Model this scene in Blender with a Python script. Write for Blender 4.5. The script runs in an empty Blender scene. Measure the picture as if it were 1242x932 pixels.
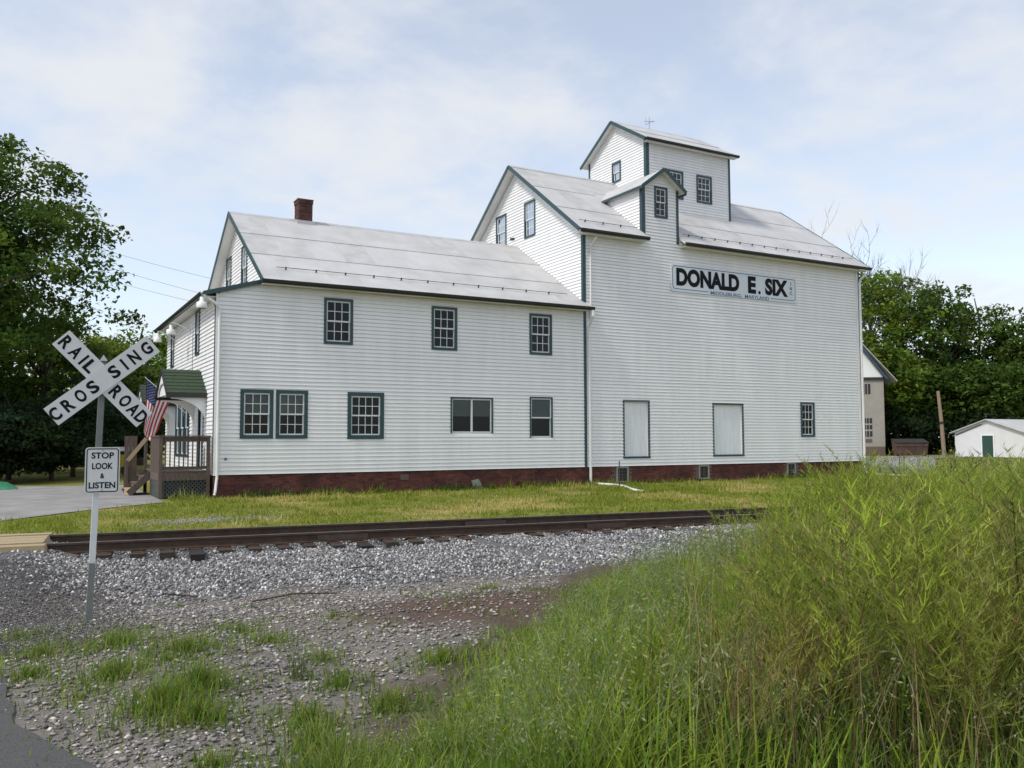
import bpy, math, random
import numpy as np
from mathutils import Vector
random.seed(7); rng = np.random.default_rng(7)
scene = bpy.context.scene
C = scene.collection
R = math.radians

# ------------------------------------------------------------------ camera
CAM = (-5.085, -27.509, 1.731); YAW, PITCH, ROLL = 29.313, 3.635, -0.192
cd = bpy.data.cameras.new('camera'); cam = bpy.data.objects.new('camera', cd); C.objects.link(cam)
cd.sensor_width = 36.0; cd.sensor_fit = 'HORIZONTAL'; cd.lens = 1056.26/1242*36.0
cd.clip_start = 0.05; cd.clip_end = 6000
_y, _p, _r = R(YAW), R(PITCH), R(ROLL)
fw = Vector((math.sin(_y)*math.cos(_p), math.cos(_y)*math.cos(_p), math.sin(_p)))
rt = Vector((math.cos(_y), -math.sin(_y), 0)); up = rt.cross(fw)
rt2 = math.cos(_r)*rt + math.sin(_r)*up; up2 = -math.sin(_r)*rt + math.cos(_r)*up
from mathutils import Matrix
m3 = Matrix((rt2, up2, -fw)).transposed()
cam.matrix_world = Matrix.Translation(CAM) @ m3.to_4x4()
scene.camera = cam

# ------------------------------------------------------------------ sky, sun, exposure
SUN_DIR = Vector((-0.80, -0.10, 1.0)).normalized()         # towards the sun: high, left of the mill, grazing its front
sun_el = math.asin(SUN_DIR.z); sun_az = math.atan2(SUN_DIR.x, SUN_DIR.y)
w = bpy.data.worlds.new('World'); scene.world = w; w.use_nodes = True
nt = w.node_tree; nt.nodes.clear()
def N(tree, t, **kw):
    n = tree.nodes.new(t)
    for k, v in kw.items():
        if k == 'inp':
            for a, b in v.items(): n.inputs[a].default_value = b
        else: setattr(n, k, v)
    return n
L = nt.links.new
sky = N(nt, 'ShaderNodeTexSky', sky_type='NISHITA', sun_disc=False, sun_elevation=sun_el, sun_rotation=sun_az,
        altitude=100, air_density=1.0, dust_density=1.0, ozone_density=1.2)
tc = N(nt, 'ShaderNodeTexCoord'); sep = N(nt, 'ShaderNodeSeparateXYZ'); L(tc.outputs['Generated'], sep.inputs[0])
ad = N(nt, 'ShaderNodeMath', operation='ADD', inp={1: 0.22}); L(sep.outputs['Z'], ad.inputs[0])
mx = N(nt, 'ShaderNodeMath', operation='MAXIMUM', inp={1: 0.05}); L(ad.outputs[0], mx.inputs[0])
dx = N(nt, 'ShaderNodeMath', operation='DIVIDE'); L(sep.outputs['X'], dx.inputs[0]); L(mx.outputs[0], dx.inputs[1])
dy = N(nt, 'ShaderNodeMath', operation='DIVIDE'); L(sep.outputs['Y'], dy.inputs[0]); L(mx.outputs[0], dy.inputs[1])
cmb = N(nt, 'ShaderNodeCombineXYZ'); L(dx.outputs[0], cmb.inputs[0]); L(dy.outputs[0], cmb.inputs[1])
mp = N(nt, 'ShaderNodeMapping'); mp.inputs['Location'].default_value = (5.3, 0.4, 0); mp.inputs['Rotation'].default_value = (0, 0, R(-20)); mp.inputs['Scale'].default_value = (1.0, 1.0, 1)
L(cmb.outputs[0], mp.inputs[0])
n1 = N(nt, 'ShaderNodeTexNoise', inp={'Scale': 2.4, 'Detail': 10, 'Roughness': 0.58, 'Distortion': 0.15}); L(mp.outputs[0], n1.inputs['Vector'])
rp = N(nt, 'ShaderNodeValToRGB'); rp.color_ramp.elements[0].position = 0.36; rp.color_ramp.elements[1].position = 0.70
rp.color_ramp.elements[0].color = (0.30, 0.30, 0.30, 1); rp.color_ramp.elements[1].color = (0.92, 0.92, 0.92, 1); rp.color_ramp.interpolation = 'EASE'
L(n1.outputs['Fac'], rp.inputs[0])
mixc = N(nt, 'ShaderNodeMixRGB', blend_type='MIX'); mixc.inputs[2].default_value = (3.18, 3.28, 3.42, 1)
hsv = N(nt, 'ShaderNodeHueSaturation', inp={'Saturation': 0.76, 'Value': 0.85}); L(sky.outputs[0], hsv.inputs['Color']); L(rp.outputs[0], mixc.inputs[0]); L(hsv.outputs[0], mixc.inputs[1])
bg = N(nt, 'ShaderNodeBackground', inp={'Strength': 0.15}); L(mixc.outputs[0], bg.inputs[0])
wo = N(nt, 'ShaderNodeOutputWorld'); L(bg.outputs[0], wo.inputs[0])
sl = bpy.data.lights.new('sun', 'SUN'); sl.energy = 1.5; sl.angle = R(10); sl.color = (1.0, 0.95, 0.88)
so = bpy.data.objects.new('sun', sl); C.objects.link(so); so.rotation_euler = SUN_DIR.to_track_quat('Z', 'Y').to_euler(); so.location = (-40, 10, 60)
scene.view_settings.view_transform = 'Standard'; scene.view_settings.look = 'None'
scene.view_settings.exposure = 0.80; scene.view_settings.gamma = 1.0; scene.view_settings.use_curve_mapping = False
scene.cycles.max_bounces = 8; scene.cycles.transparent_max_bounces = 12

# ------------------------------------------------------------------ materials
MATS = {}
def mat(name, col, rough=0.6, var=0.12, scale=6.0, bump=0.0, bscale=None, metal=0.0, spec=0.5, col2=None, stretch=(1, 1, 1), attr=None, transl=0.0, detail=5):
    m = bpy.data.materials.new(name); m.use_nodes = True; t = m.node_tree; t.nodes.clear(); k = t.links.new
    out = N(t, 'ShaderNodeOutputMaterial'); b = N(t, 'ShaderNodeBsdfPrincipled')
    b.inputs['Roughness'].default_value = rough; b.inputs['Metallic'].default_value = metal; b.inputs['Specular IOR Level'].default_value = spec
    co = N(t, 'ShaderNodeTexCoord'); mpn = N(t, 'ShaderNodeMapping'); mpn.inputs['Scale'].default_value = stretch
    k(co.outputs['Object'], mpn.inputs[0])
    nz = N(t, 'ShaderNodeTexNoise', inp={'Scale': scale, 'Detail': detail, 'Roughness': 0.6}); k(mpn.outputs[0], nz.inputs['Vector'])
    c1 = tuple(c*(1-var) for c in col)+(1,); c2 = (tuple(min(1, c*(1+var)) for c in col) if col2 is None else tuple(col2))+(1,)
    r_ = N(t, 'ShaderNodeValToRGB'); r_.color_ramp.elements[0].position = 0.3; r_.color_ramp.elements[1].position = 0.7
    r_.color_ramp.elements[0].color = c1; r_.color_ramp.elements[1].color = c2; k(nz.outputs['Fac'], r_.inputs[0])
    res = r_.outputs[0]
    if attr:
        at = N(t, 'ShaderNodeAttribute', attribute_name=attr); mu = N(t, 'ShaderNodeMixRGB', blend_type='MULTIPLY', inp={0: 1.0})
        k(res, mu.inputs[1]); k(at.outputs['Color'], mu.inputs[2]); res = mu.outputs[0]
    k(res, b.inputs['Base Color'])
    if bump:
        nb = N(t, 'ShaderNodeTexNoise', inp={'Scale': bscale or scale*5, 'Detail': 5}); k(mpn.outputs[0], nb.inputs['Vector'])
        bu = N(t, 'ShaderNodeBump', inp={'Strength': bump, 'Distance': 0.02}); k(nb.outputs['Fac'], bu.inputs['Height']); k(bu.outputs[0], b.inputs['Normal'])
    if transl:
        tr = N(t, 'ShaderNodeBsdfTranslucent'); k(res, tr.inputs[0]); ms = N(t, 'ShaderNodeMixShader', inp={0: transl}); k(b.outputs[0], ms.inputs[1]); k(tr.outputs[0], ms.inputs[2]); k(ms.outputs[0], out.inputs[0])
    else: k(b.outputs[0], out.inputs[0])
    MATS[name] = m; return m
mat('vinyl', (0.83, 0.83, 0.825), 0.45, 0.05, 1.2, 0.0, stretch=(2.2, 2.2, .25), spec=0.35)
mat('vinyl_b', (0.81, 0.815, 0.82), 0.45, 0.03, 0.9, spec=0.35)
mat('white_paint', (0.78, 0.78, 0.77), 0.5, 0.05, 3)
mat('soffit', (0.72, 0.71, 0.68), 0.6, 0.06, 2)
mat('teal', (0.022, 0.060, 0.068), 0.4, 0.15, 4)
mat('gutter', (0.020, 0.024, 0.018), 0.35, 0.25, 3)
mat('roof_metal', (0.47, 0.465, 0.46), 0.5, 0.09, 1.1, 0.08, 9, spec=0.45, col2=(0.55, 0.545, 0.54))
mat('roof_metal_b', (0.45, 0.44, 0.435), 0.5, 0.12, 1.7, 0.08, 9, spec=0.45, col2=(0.53, 0.525, 0.515))
mat('roof_metal_c', (0.49, 0.485, 0.48), 0.46, 0.08, 0.8, 0.08, 9, spec=0.45, col2=(0.56, 0.555, 0.55))
mat('mortar', (0.15, 0.105, 0.09), 0.9, 0.2, 8)
mat('brick', (0.115, 0.034, 0.027), 0.85, 0.55, 1.3, 0.3, 40, attr='Col')
mat('chimney_brick', (0.085, 0.034, 0.026), 0.85, 0.3, 4, 0.3, 40, attr='Col')
mat('sash_white', (0.74, 0.75, 0.75), 0.4, 0.04, 5)
mat('blind', (0.70, 0.71, 0.66), 0.8, 0.08, 4); mat('curtain', (0.82, 0.82, 0.78), 0.8, 0.08, 12, stretch=(6, 6, .4))
mat('door_white', (0.80, 0.82, 0.84), 0.5, 0.07, 2, stretch=(6, 6, .5))
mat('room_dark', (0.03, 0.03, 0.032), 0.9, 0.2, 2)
mat('sign_white', (0.66, 0.71, 0.75), 0.35, 0.04, 1.5); mat('sign_black', (0.008, 0.009, 0.012), 0.6, 0.1, 4, spec=0.15); mat('sign_blue', (0.06, 0.13, 0.24), 0.4, 0.1, 4)
mat('traffic_white', (0.64, 0.65, 0.64), 0.42, 0.07, 4, spec=0.4)
mat('galvanised', (0.34, 0.36, 0.36), 0.42, 0.15, 7, metal=0.6)
mat('post_lit', (0.62, 0.64, 0.65), 0.5, 0.08, 5); mat('post_base', (0.17, 0.18, 0.17), 0.6, 0.15, 6)
mat('rail_rust', (0.062, 0.038, 0.026), 0.65, 0.35, 5, 0.15, 40, metal=0.2); mat('rail_head', (0.17, 0.155, 0.145), 0.4, 0.12, 6, metal=0.6)
mat('rail_joint', (0.055, 0.034, 0.026), 0.7, 0.35, 9, 0.2, 50)
mat('rust', (0.10, 0.052, 0.032), 0.85, 0.4, 9, 0.2, 50)
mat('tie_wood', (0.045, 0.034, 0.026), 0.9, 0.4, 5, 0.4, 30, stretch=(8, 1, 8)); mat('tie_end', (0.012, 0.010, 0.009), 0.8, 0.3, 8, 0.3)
mat('plank_tan', (0.36, 0.28, 0.165), 0.85, 0.2, 5, 0.3, 30, stretch=(.6, 8, 8))
mat('ballast_stone', (1, 1, 1), 0.85, 0.12, 30, attr='Col'); mat('gravel_stone', (1, 1, 1), 0.85, 0.12, 30, attr='Col')
mat('asphalt', (0.065, 0.065, 0.066), 0.9, 0.3, 60, 0.5, 180, col2=(0.11, 0.108, 0.105))
mat('lot_gravel', (0.24, 0.23, 0.222), 0.9, 0.22, 0.9, 0.25, 60, col2=(0.32, 0.31, 0.30))
mat('grey_wood', (0.115, 0.085, 0.068), 0.85, 0.35, 5, 0.3, 30, stretch=(6, 6, .7)); mat('new_wood', (0.42, 0.31, 0.19), 0.8, 0.15, 5, 0.2, stretch=(6, 6, .7))
mat('lattice', (0.055, 0.062, 0.056), 0.7, 0.2, 5); mat('slat_skirt', (0.06, 0.065, 0.062), 0.7, 0.2, 5)
mat('shingle', (0.030, 0.052, 0.026), 0.85, 0.3, 12, 0.3, 60)
mat('flag_red', (0.42, 0.025, 0.035), 0.75, 0.1, 8, transl=0.3); mat('flag_white', (0.70, 0.70, 0.70), 0.75, 0.06, 8, transl=0.3); mat('flag_blue', (0.025, 0.035, 0.12), 0.75, 0.1, 8, transl=0.2)
mat('lamp_metal', (0.55, 0.56, 0.55), 0.35, 0.1, 5, metal=0.3); mat('cable', (0.05, 0.05, 0.055), 0.6, 0.1, 5)
mat('block_wall', (0.33, 0.31, 0.275), 0.9, 0.08, 1.5); mat('shed_white', (0.66, 0.66, 0.67), 0.6, 0.05, 1.5); mat('shed_side', (0.45, 0.50, 0.53), 0.6, 0.08, 2)
mat('door_green', (0.02, 0.06, 0.045), 0.5, 0.2, 4); mat('barn_blue', (0.03, 0.065, 0.11), 0.5, 0.1, 3); mat('dumpster', (0.085, 0.05, 0.045), 0.7, 0.35, 2, col2=(0.13, 0.07, 0.06)); mat('pole_wood', (0.26, 0.19, 0.13), 0.85, 0.25, 4, 0.3, stretch=(5, 5, .5))
mat('bark', (0.075, 0.060, 0.048), 0.9, 0.35, 6, 0.4, stretch=(3, 3, .6)); mat('dead_bark', (0.20, 0.18, 0.165), 0.9, 0.25, 6)
mat('leaf', (1, 1, 1), 0.6, 0.15, 3, attr='Col', transl=0.48, spec=0.2)
mat('grass', (1, 1, 1), 0.7, 0.12, 4, attr='Col', transl=0.40, spec=0.12)
mat('weed', (1, 1, 1), 0.7, 0.1, 4, attr='Col', transl=0.40, spec=0.12)
mat('tarp', (0.03, 0.20, 0.10), 0.5, 0.3, 6); mat('yellow_paint', (0.55, 0.38, 0.03), 0.5, 0.15, 4); mat('tyre', (0.02, 0.02, 0.02), 0.8, 0.2, 6)
mat('stone_grey', (0.12, 0.135, 0.10), 0.9, 0.2, 9, 0.4)
def glass_mat():
    m = bpy.data.materials.new('glass'); m.use_nodes = True; t = m.node_tree; t.nodes.clear(); k = t.links.new
    out = N(t, 'ShaderNodeOutputMaterial'); gl = N(t, 'ShaderNodeBsdfGlossy', inp={'Roughness': 0.03}); gl.inputs[0].default_value = (0.6, 0.64, 0.68, 1)
    tp = N(t, 'ShaderNodeBsdfTransparent'); tp.inputs[0].default_value = (0.62, 0.66, 0.66, 1); fr = N(t, 'ShaderNodeFresnel', inp={'IOR': 1.38})
    co = N(t, 'ShaderNodeTexCoord'); nz = N(t, 'ShaderNodeTexNoise', inp={'Scale': 1.5, 'Detail': 2}); k(co.outputs['Object'], nz.inputs['Vector'])
    bu = N(t, 'ShaderNodeBump', inp={'Strength': 0.06, 'Distance': 0.02}); k(nz.outputs['Fac'], bu.inputs['Height']); k(bu.outputs[0], gl.inputs['Normal'])
    ms = N(t, 'ShaderNodeMixShader'); k(fr.outputs[0], ms.inputs[0]); k(tp.outputs[0], ms.inputs[1]); k(gl.outputs[0], ms.inputs[2]); k(ms.outputs[0], out.inputs[0]); MATS['glass'] = m
glass_mat()

# ------------------------------------------------------------------ mesh helpers
OFF = {}
def off(p): return OFF.get(p.name, (0, 0, 0)) if p is not None else (0, 0, 0)
def thing(name, loc, label, cat, group=None):
    o = bpy.data.objects.new(name, None); C.objects.link(o); o.location = loc; o.empty_display_size = 0.3
    OFF[o.name] = tuple(loc); tag(o, label, cat, group); return o
def tag(o, label=None, cat=None, group=None, kind=None):
    if label: o['label'] = label
    if cat: o['category'] = cat
    if group: o['group'] = group
    if kind: o['kind'] = kind
    return o
class MB:
    def __init__(s): s.v = []; s.f = []; s.mi = []; s.cur = 0
    def hexa(s, p):
        """8 corners: bottom 0-3 counter-clockwise, top 4-7"""
        b = len(s.v); s.v += [tuple(q) for q in p]
        for q in ((0, 3, 2, 1), (4, 5, 6, 7), (0, 1, 5, 4), (1, 2, 6, 5), (2, 3, 7, 6), (3, 0, 4, 7)): s.f.append(tuple(b+i for i in q)); s.mi.append(s.cur)
        return s
    def box(s, x0, x1, y0, y1, z0, z1):
        return s.hexa([(x0, y0, z0), (x1, y0, z0), (x1, y1, z0), (x0, y1, z0), (x0, y0, z1), (x1, y0, z1), (x1, y1, z1), (x0, y1, z1)])
    def poly(s, pts):
        b = len(s.v); s.v += [tuple(q) for q in pts]; s.f.append(tuple(range(b, b+len(pts)))); s.mi.append(s.cur); return s
    def extr(s, pts, d):
        """closed prism: polygon pts swept by vector d"""
        b = len(s.v); n = len(pts); s.v += [tuple(q) for q in pts]+[tuple(q[i]+d[i] for i in range(3)) for q in pts]
        s.f.append(tuple(b+i for i in reversed(range(n)))); s.f.append(tuple(b+n+i for i in range(n)))
        for i in range(n): j = (i+1) % n; s.f.append((b+i, b+j, b+n+j, b+n+i))
        s.mi += [s.cur]*(n+2); return s
    def beam(s, p0, p1, w_, h_, upv=(0, 0, 1)):
        p0, p1 = Vector(p0), Vector(p1); d = (p1-p0).normalized(); sd = d.cross(Vector(upv)).normalized(); u_ = sd.cross(d)
        a, c = sd*w_/2, u_*h_/2
        return s.hexa([p0-a-c, p0+a-c, p1+a-c, p1-a-c, p0-a+c, p0+a+c, p1+a+c, p1-a+c])
    def tube(s, pts, rad, n=6):
        b0 = len(s.v); P = [Vector(p) for p in pts]; rad = rad if isinstance(rad, (list, tuple)) else [rad]*len(P)
        for i, p in enumerate(P):
            d = (P[min(i+1, len(P)-1)]-P[max(i-1, 0)]).normalized(); a = d.cross(Vector((0.3, 0.2, 1)) if abs(d.z) < .9 else Vector((1, 0.1, 0))).normalized(); c = d.cross(a)
            for k in range(n): t = 2*math.pi*k/n; s.v.append(tuple(p+(a*math.cos(t)+c*math.sin(t))*rad[i]))
        for i in range(len(P)-1):
            for k in range(n): k2 = (k+1) % n; s.f.append((b0+i*n+k, b0+i*n+k2, b0+(i+1)*n+k2, b0+(i+1)*n+k)); s.mi.append(s.cur)
        s.f.append(tuple(b0+k for k in reversed(range(n)))); s.f.append(tuple(b0+(len(P)-1)*n+k for k in range(n))); s.mi += [s.cur]*2; return s
    def build(s, name, m, parent=None, smooth=False):
        me = bpy.data.meshes.new(name); o_ = off(parent)
        me.from_pydata([(v[0]-o_[0], v[1]-o_[1], v[2]-o_[2]) for v in s.v], [], s.f)
        ml = m if isinstance(m, (list, tuple)) else [m]
        for q in ml: me.materials.append(MATS[q])
        if len(ml) > 1: me.polygons.foreach_set('material_index', s.mi)
        if smooth: me.polygons.foreach_set('use_smooth', [True]*len(me.polygons))
        me.update(); o = bpy.data.objects.new(name, me); C.objects.link(o)
        if parent is not None: o.parent = parent; OFF[o.name] = o_
        return o
def np_mesh(name, V, F, m, col=None, parent=None, smooth=False):
    """V (n,3), F (k,3|4) -> one mesh, optional per-vertex colour"""
    V = np.asarray(V, np.float32); F = np.asarray(F, np.int32); o_ = np.array(off(parent), np.float32)
    me = bpy.data.meshes.new(name); me.vertices.add(len(V)); me.vertices.foreach_set('co', (V-o_).ravel())
    k = F.shape[1]; me.loops.add(F.size); me.loops.foreach_set('vertex_index', F.ravel())
    me.polygons.add(len(F)); me.polygons.foreach_set('loop_start', np.arange(0, F.size, k, dtype=np.int32)); me.polygons.foreach_set('loop_total', np.full(len(F), k, np.int32))
    if smooth: me.polygons.foreach_set('use_smooth', np.ones(len(F), bool))
    if col is not None:
        a = me.color_attributes.new('Col', 'FLOAT_COLOR', 'POINT'); cc = np.ones((len(V), 4), np.float32); cc[:, :3] = col; a.data.foreach_set('color', cc.ravel())
    me.materials.append(MATS[m]); me.update(calc_edges=True)
    o = bpy.data.objects.new(name, me); C.objects.link(o)
    if parent is not None: o.parent = parent; OFF[o.name] = tuple(o_)
    return o
def scatter(templ, which, pos, rot, scl):
    """templ: list of (V,F); which: index per copy; rot (n,3,3); scl (n,) or (n,3) -> merged V,F,copy id per vertex"""
    Vs, Fs, Is = [], [], []; b = 0
    for ti, (tv, tf) in enumerate(templ):
        idx = np.nonzero(which == ti)[0]
        if len(idx) == 0: continue
        sc_ = scl[idx]; sc_ = sc_[:, None, None] if sc_.ndim == 1 else sc_[:, None, :]
        V = np.einsum('nij,nkj->nki', rot[idx], tv[None]*sc_)+pos[idx][:, None, :]
        n, k = V.shape[:2]; F = tf[None]+(np.arange(n)*k)[:, None, None]+b
        Vs.append(V.reshape(-1, 3)); Fs.append(F.reshape(-1, tf.shape[1])); Is.append(np.repeat(idx, k)); b += n*k
    return np.concatenate(Vs), np.concatenate(Fs), np.concatenate(Is)
def rotz(a):
    c, s = np.cos(a), np.sin(a); M = np.zeros((len(a), 3, 3)); M[:, 0, 0] = c; M[:, 0, 1] = -s; M[:, 1, 0] = s; M[:, 1, 1] = c; M[:, 2, 2] = 1; return M
def rand_rot(n):
    q = rng.normal(size=(n, 4)); q /= np.linalg.norm(q, axis=1)[:, None]; a, b, c, d = q.T
    return np.stack([np.stack([1-2*(c*c+d*d), 2*(b*c-a*d), 2*(b*d+a*c)], -1), np.stack([2*(b*c+a*d), 1-2*(b*b+d*d), 2*(c*d-a*b)], -1), np.stack([2*(b*d-a*c), 2*(c*d+a*b), 1-2*(b*b+c*c)], -1)], 1)
def smooth01(t): t = np.clip(t, 0, 1); return t*t*(3-2*t)
def vnoise(x, y, s, seed=0):
    """cheap smooth value noise 0..1"""
    x = np.asarray(x)*s; y = np.asarray(y)*s; xi = np.floor(x).astype(int); yi = np.floor(y).astype(int); fx = x-xi; fy = y-yi; fx = fx*fx*(3-2*fx); fy = fy*fy*(3-2*fy)
    def h(a, b): n = (a*374761393+b*668265263+seed*974711) & 0x7fffffff; n = ((n ^ (n >> 13))*1274126177) & 0x7fffffff; return ((n ^ (n >> 16)) & 0xffff)/65535.0
    return (h(xi, yi)*(1-fx)+h(xi+1, yi)*fx)*(1-fy)+(h(xi, yi+1)*(1-fx)+h(xi+1, yi+1)*fx)*fy
def fbm(x, y, s, seed=0): return 0.55*vnoise(x, y, s, seed)+0.3*vnoise(x, y, s*2.1, seed+1)+0.15*vnoise(x, y, s*4.3, seed+2)

# ------------------------------------------------------------------ ground
def railv(x, y): return y+11.33+0.137*x                      # metres from the near rail, + towards the mill
def gz(x, y):
    x = np.asarray(x, float); y = np.asarray(y, float); v = railv(x, y)
    z = np.where(v > 2.2, -0.14+0.13*smooth01((v-2.2)/9.5), np.where(v > -0.15, -0.225, -0.225-(0.11-0.085*smooth01((x-0.2)/2.2)-0.07*smooth01((vnoise(x, 0*x, 1.7, 55)-.45)/.2))*smooth01((-0.12-v)/0.5)-0.05*smooth01((-0.9-v)/3.8)+0.20*smooth01((-4.6-v)/2.6)))
    ap = smooth01((-3.9-x)/1.1)*smooth01((v+6)/3)*smooth01((6-v)/3); z = z*(1-ap)+ap*(-0.06)
    far = smooth01((np.hypot(x+5, y+27)-160)/400); z = z+far*-1.0
    return z+(0.05*(fbm(x, y, 0.9, 3)-0.5)+0.022*(fbm(x, y, 4.5, 6)-0.5))*smooth01((-1-v)/1.0)
def site(a, b): return (-5.085+0.872*a+0.4896*b, -27.509-0.4896*a+0.872*b)   # paces right / ahead of the road edge
def site_inv(x, y): dx_ = x+5.085; dy_ = y+27.509; return 0.872*dx_-0.4896*dy_, 0.4896*dx_+0.872*dy_
xs = np.unique(np.round(np.concatenate([-np.geomspace(20, 3000, 26)[::-1], np.arange(-19, -9, 0.6), np.arange(-9, 10, 0.15), np.arange(10, 45, 0.7), np.geomspace(45, 3000, 30)]), 3))
ys = np.unique(np.round(np.concatenate([-np.geomspace(32, 3000, 22)[::-1], np.arange(-31, -25.5, 0.5), np.arange(-25.5, -6, 0.15), np.arange(-6, 12, 0.5), np.geomspace(12, 3000, 34)]), 3))
GX, GY = np.meshgrid(xs, ys); GZ = gz(GX, GY); nx, ny = len(xs), len(ys)
V = np.stack([GX.ravel(), GY.ravel(), GZ.ravel()], 1); ii = np.arange(nx*ny).reshape(ny, nx)
F = np.stack([ii[:-1, :-1], ii[:-1, 1:], ii[1:, 1:], ii[1:, :-1]], -1).reshape(-1, 4)
def masks(x, y):
    """share of stone, bare dirt and gravel fines at a spot (rest is turf)"""
    v = railv(x, y); a, b = site_inv(x, y); e = 0.8*(fbm(x, y, 1.3, 11)-0.5)
    stone = smooth01((v+4.9+1.6*e)/1.1)*smooth01((2.6+e-v)/0.5)
    sh = smooth01((-0.75+0.22*(b-5)+1.8*e-a)/0.9)*smooth01((16-b)/2)           # stony verge beside the road
    dirt = smooth01((1.0-np.hypot((a+0.55-0.1*(b-9.8))/1.7, (b-9.8)/1.35)+1.1*e)/0.6)
    return stone, np.clip(sh, 0, 1), dirt
st, sh, di = masks(V[:, 0], V[:, 1])
turf = np.array([0.215, 0.225, 0.05]); yel = np.array([0.37, 0.31, 0.105]); dirtc = np.array([0.125, 0.084, 0.064]); stc = np.array([0.15, 0.148, 0.15]); fine = np.array([0.215, 0.198, 0.178])
q = smooth01((fbm(V[:, 0], V[:, 1], 0.55, 5)-0.46)/0.30)[:, None]
colr = turf*(1-q)+yel*q
near = smooth01((-3.2-railv(V[:, 0], V[:, 1]))/1.0)[:, None]; colr = colr*(1-near)+np.array([0.112, 0.086, 0.062])*near*(.6+.9*fbm(V[:, 0], V[:, 1], 2.6, 14))[:, None]
for mk, cc in ((sh, fine), (di, dirtc), (st, stc)): colr = colr*(1-mk[:, None])+cc*mk[:, None]
grv = smooth01((0.9-np.hypot((V[:, 0]+1.3)/2.4, (V[:, 1]+6.3)/0.55))/0.5)*(fbm(V[:, 0], V[:, 1], 1.2, 8))*.6; colr = colr*(1-grv[:, None])+np.array([.22, .21, .20])*grv[:, None]
mat('ground', (1, 1, 1), 0.95, 0.35, 9, 0.9, 45, attr='Col', spec=0.15)
g = np_mesh('ground', V, F, 'ground', colr, smooth=True); tag(g, kind='structure')
def sheet(name, m, poly, lift, kind='structure', step=1.0):
    """flat-ish sheet over the ground following its height"""
    mb = MB(); mb.poly([(x, y, float(gz(x, y))+lift) for x, y in poly]); o = mb.build(name, m); tag(o, kind=kind); return o
def strip(name, m, left, right, lift, n=60):
    """sheet between two polylines with the same number of points, resampled"""
    def rs(pl): pl = np.array(pl, float); d = np.r_[0, np.cumsum(np.hypot(*np.diff(pl, axis=0).T))]; t = np.linspace(0, d[-1], n); return np.stack([np.interp(t, d, pl[:, 0]), np.interp(t, d, pl[:, 1])], 1)
    A, B = rs(left), rs(right); k = 7; Vv = []
    for j in range(k): P = A+(B-A)*j/(k-1); Vv.append(np.c_[P, gz(P[:, 0], P[:, 1])+lift])
    Vv = np.stack(Vv).reshape(-1, 3); I = np.arange(k*n).reshape(k, n); Ff = np.stack([I[:-1, :-1], I[1:, :-1], I[1:, 1:], I[:-1, 1:]], -1).reshape(-1, 4)
    o = np_mesh(name, Vv, Ff, m, smooth=True); tag(o, kind='structure'); return o
jit = np.linspace(-30, -11.9, 240); ex = -5.19+0.0*jit+0.04*np.sin(jit*3.1)+0.03*np.sin(jit*7.7)+0.09*(vnoise(jit, 0*jit, 3.7, 5)-.5)
ex = ex+0.52*smooth01((-19.3-jit)/3.2)-0.75*smooth01((jit+18.8)/1.5)
strip('road', 'asphalt', np.c_[np.full(240, -12.0), jit], np.c_[ex, jit], 0.022, 320)
strip('parking_lot', 'lot_gravel', [(-13, -4.9), (-16, 0), (-16, 7), (-14, 13)], [(-5.9, -4.9), (-3.7, -2.8), (-1.55, -1.2), (-1.4, 9.5)], 0.02, 70)
strip('road', 'lot_gravel', [(-12.0, -8.2), (-12.2, -4.8)], [(-5.6, -8.2), (-5.75, -4.8)], 0.016, 12)
strip('driveway', 'lot_gravel', [(29.8, 0.3), (40, 8.6), (47.7, 14.7), (58.5, 23.4), (66, 27)], [(32.5, -1.6), (40, 3.9), (51.5, 11.9), (63, 19.9), (76, 18)], 0.03, 40)

# ------------------------------------------------------------------ the mill
XO, XM, XE, D, RY = 0.0, 13.52, 29.10, 10.3, 5.12            # office corner, mill corner, mill end, depth, ridge line
ZS = 0.68; EX = 0.127                                        # bottom of the siding, course height
mill = thing('mill_building', (14.5, 5, 0), 'long white clapboard mill with teal trim, pale metal roofs and a rooftop tower', 'building')
class Frame:
    def __init__(s, o, u, n): s.o, s.u, s.n = Vector(o), Vector(u), Vector(n)
    def P(s, a, z, d=0.0): return s.o+s.u*a+s.n*d+Vector((0, 0, z))
def fbox(mb, fr, a0, a1, z0, z1, d0, d1):
    q = [fr.P(a0, z0, d1), fr.P(a1, z0, d1), fr.P(a1, z0, d0), fr.P(a0, z0, d0), fr.P(a0, z1, d1), fr.P(a1, z1, d1), fr.P(a1, z1, d0), fr.P(a0, z1, d0)]
    return mb.hexa(q)
REST = MB()
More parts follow.
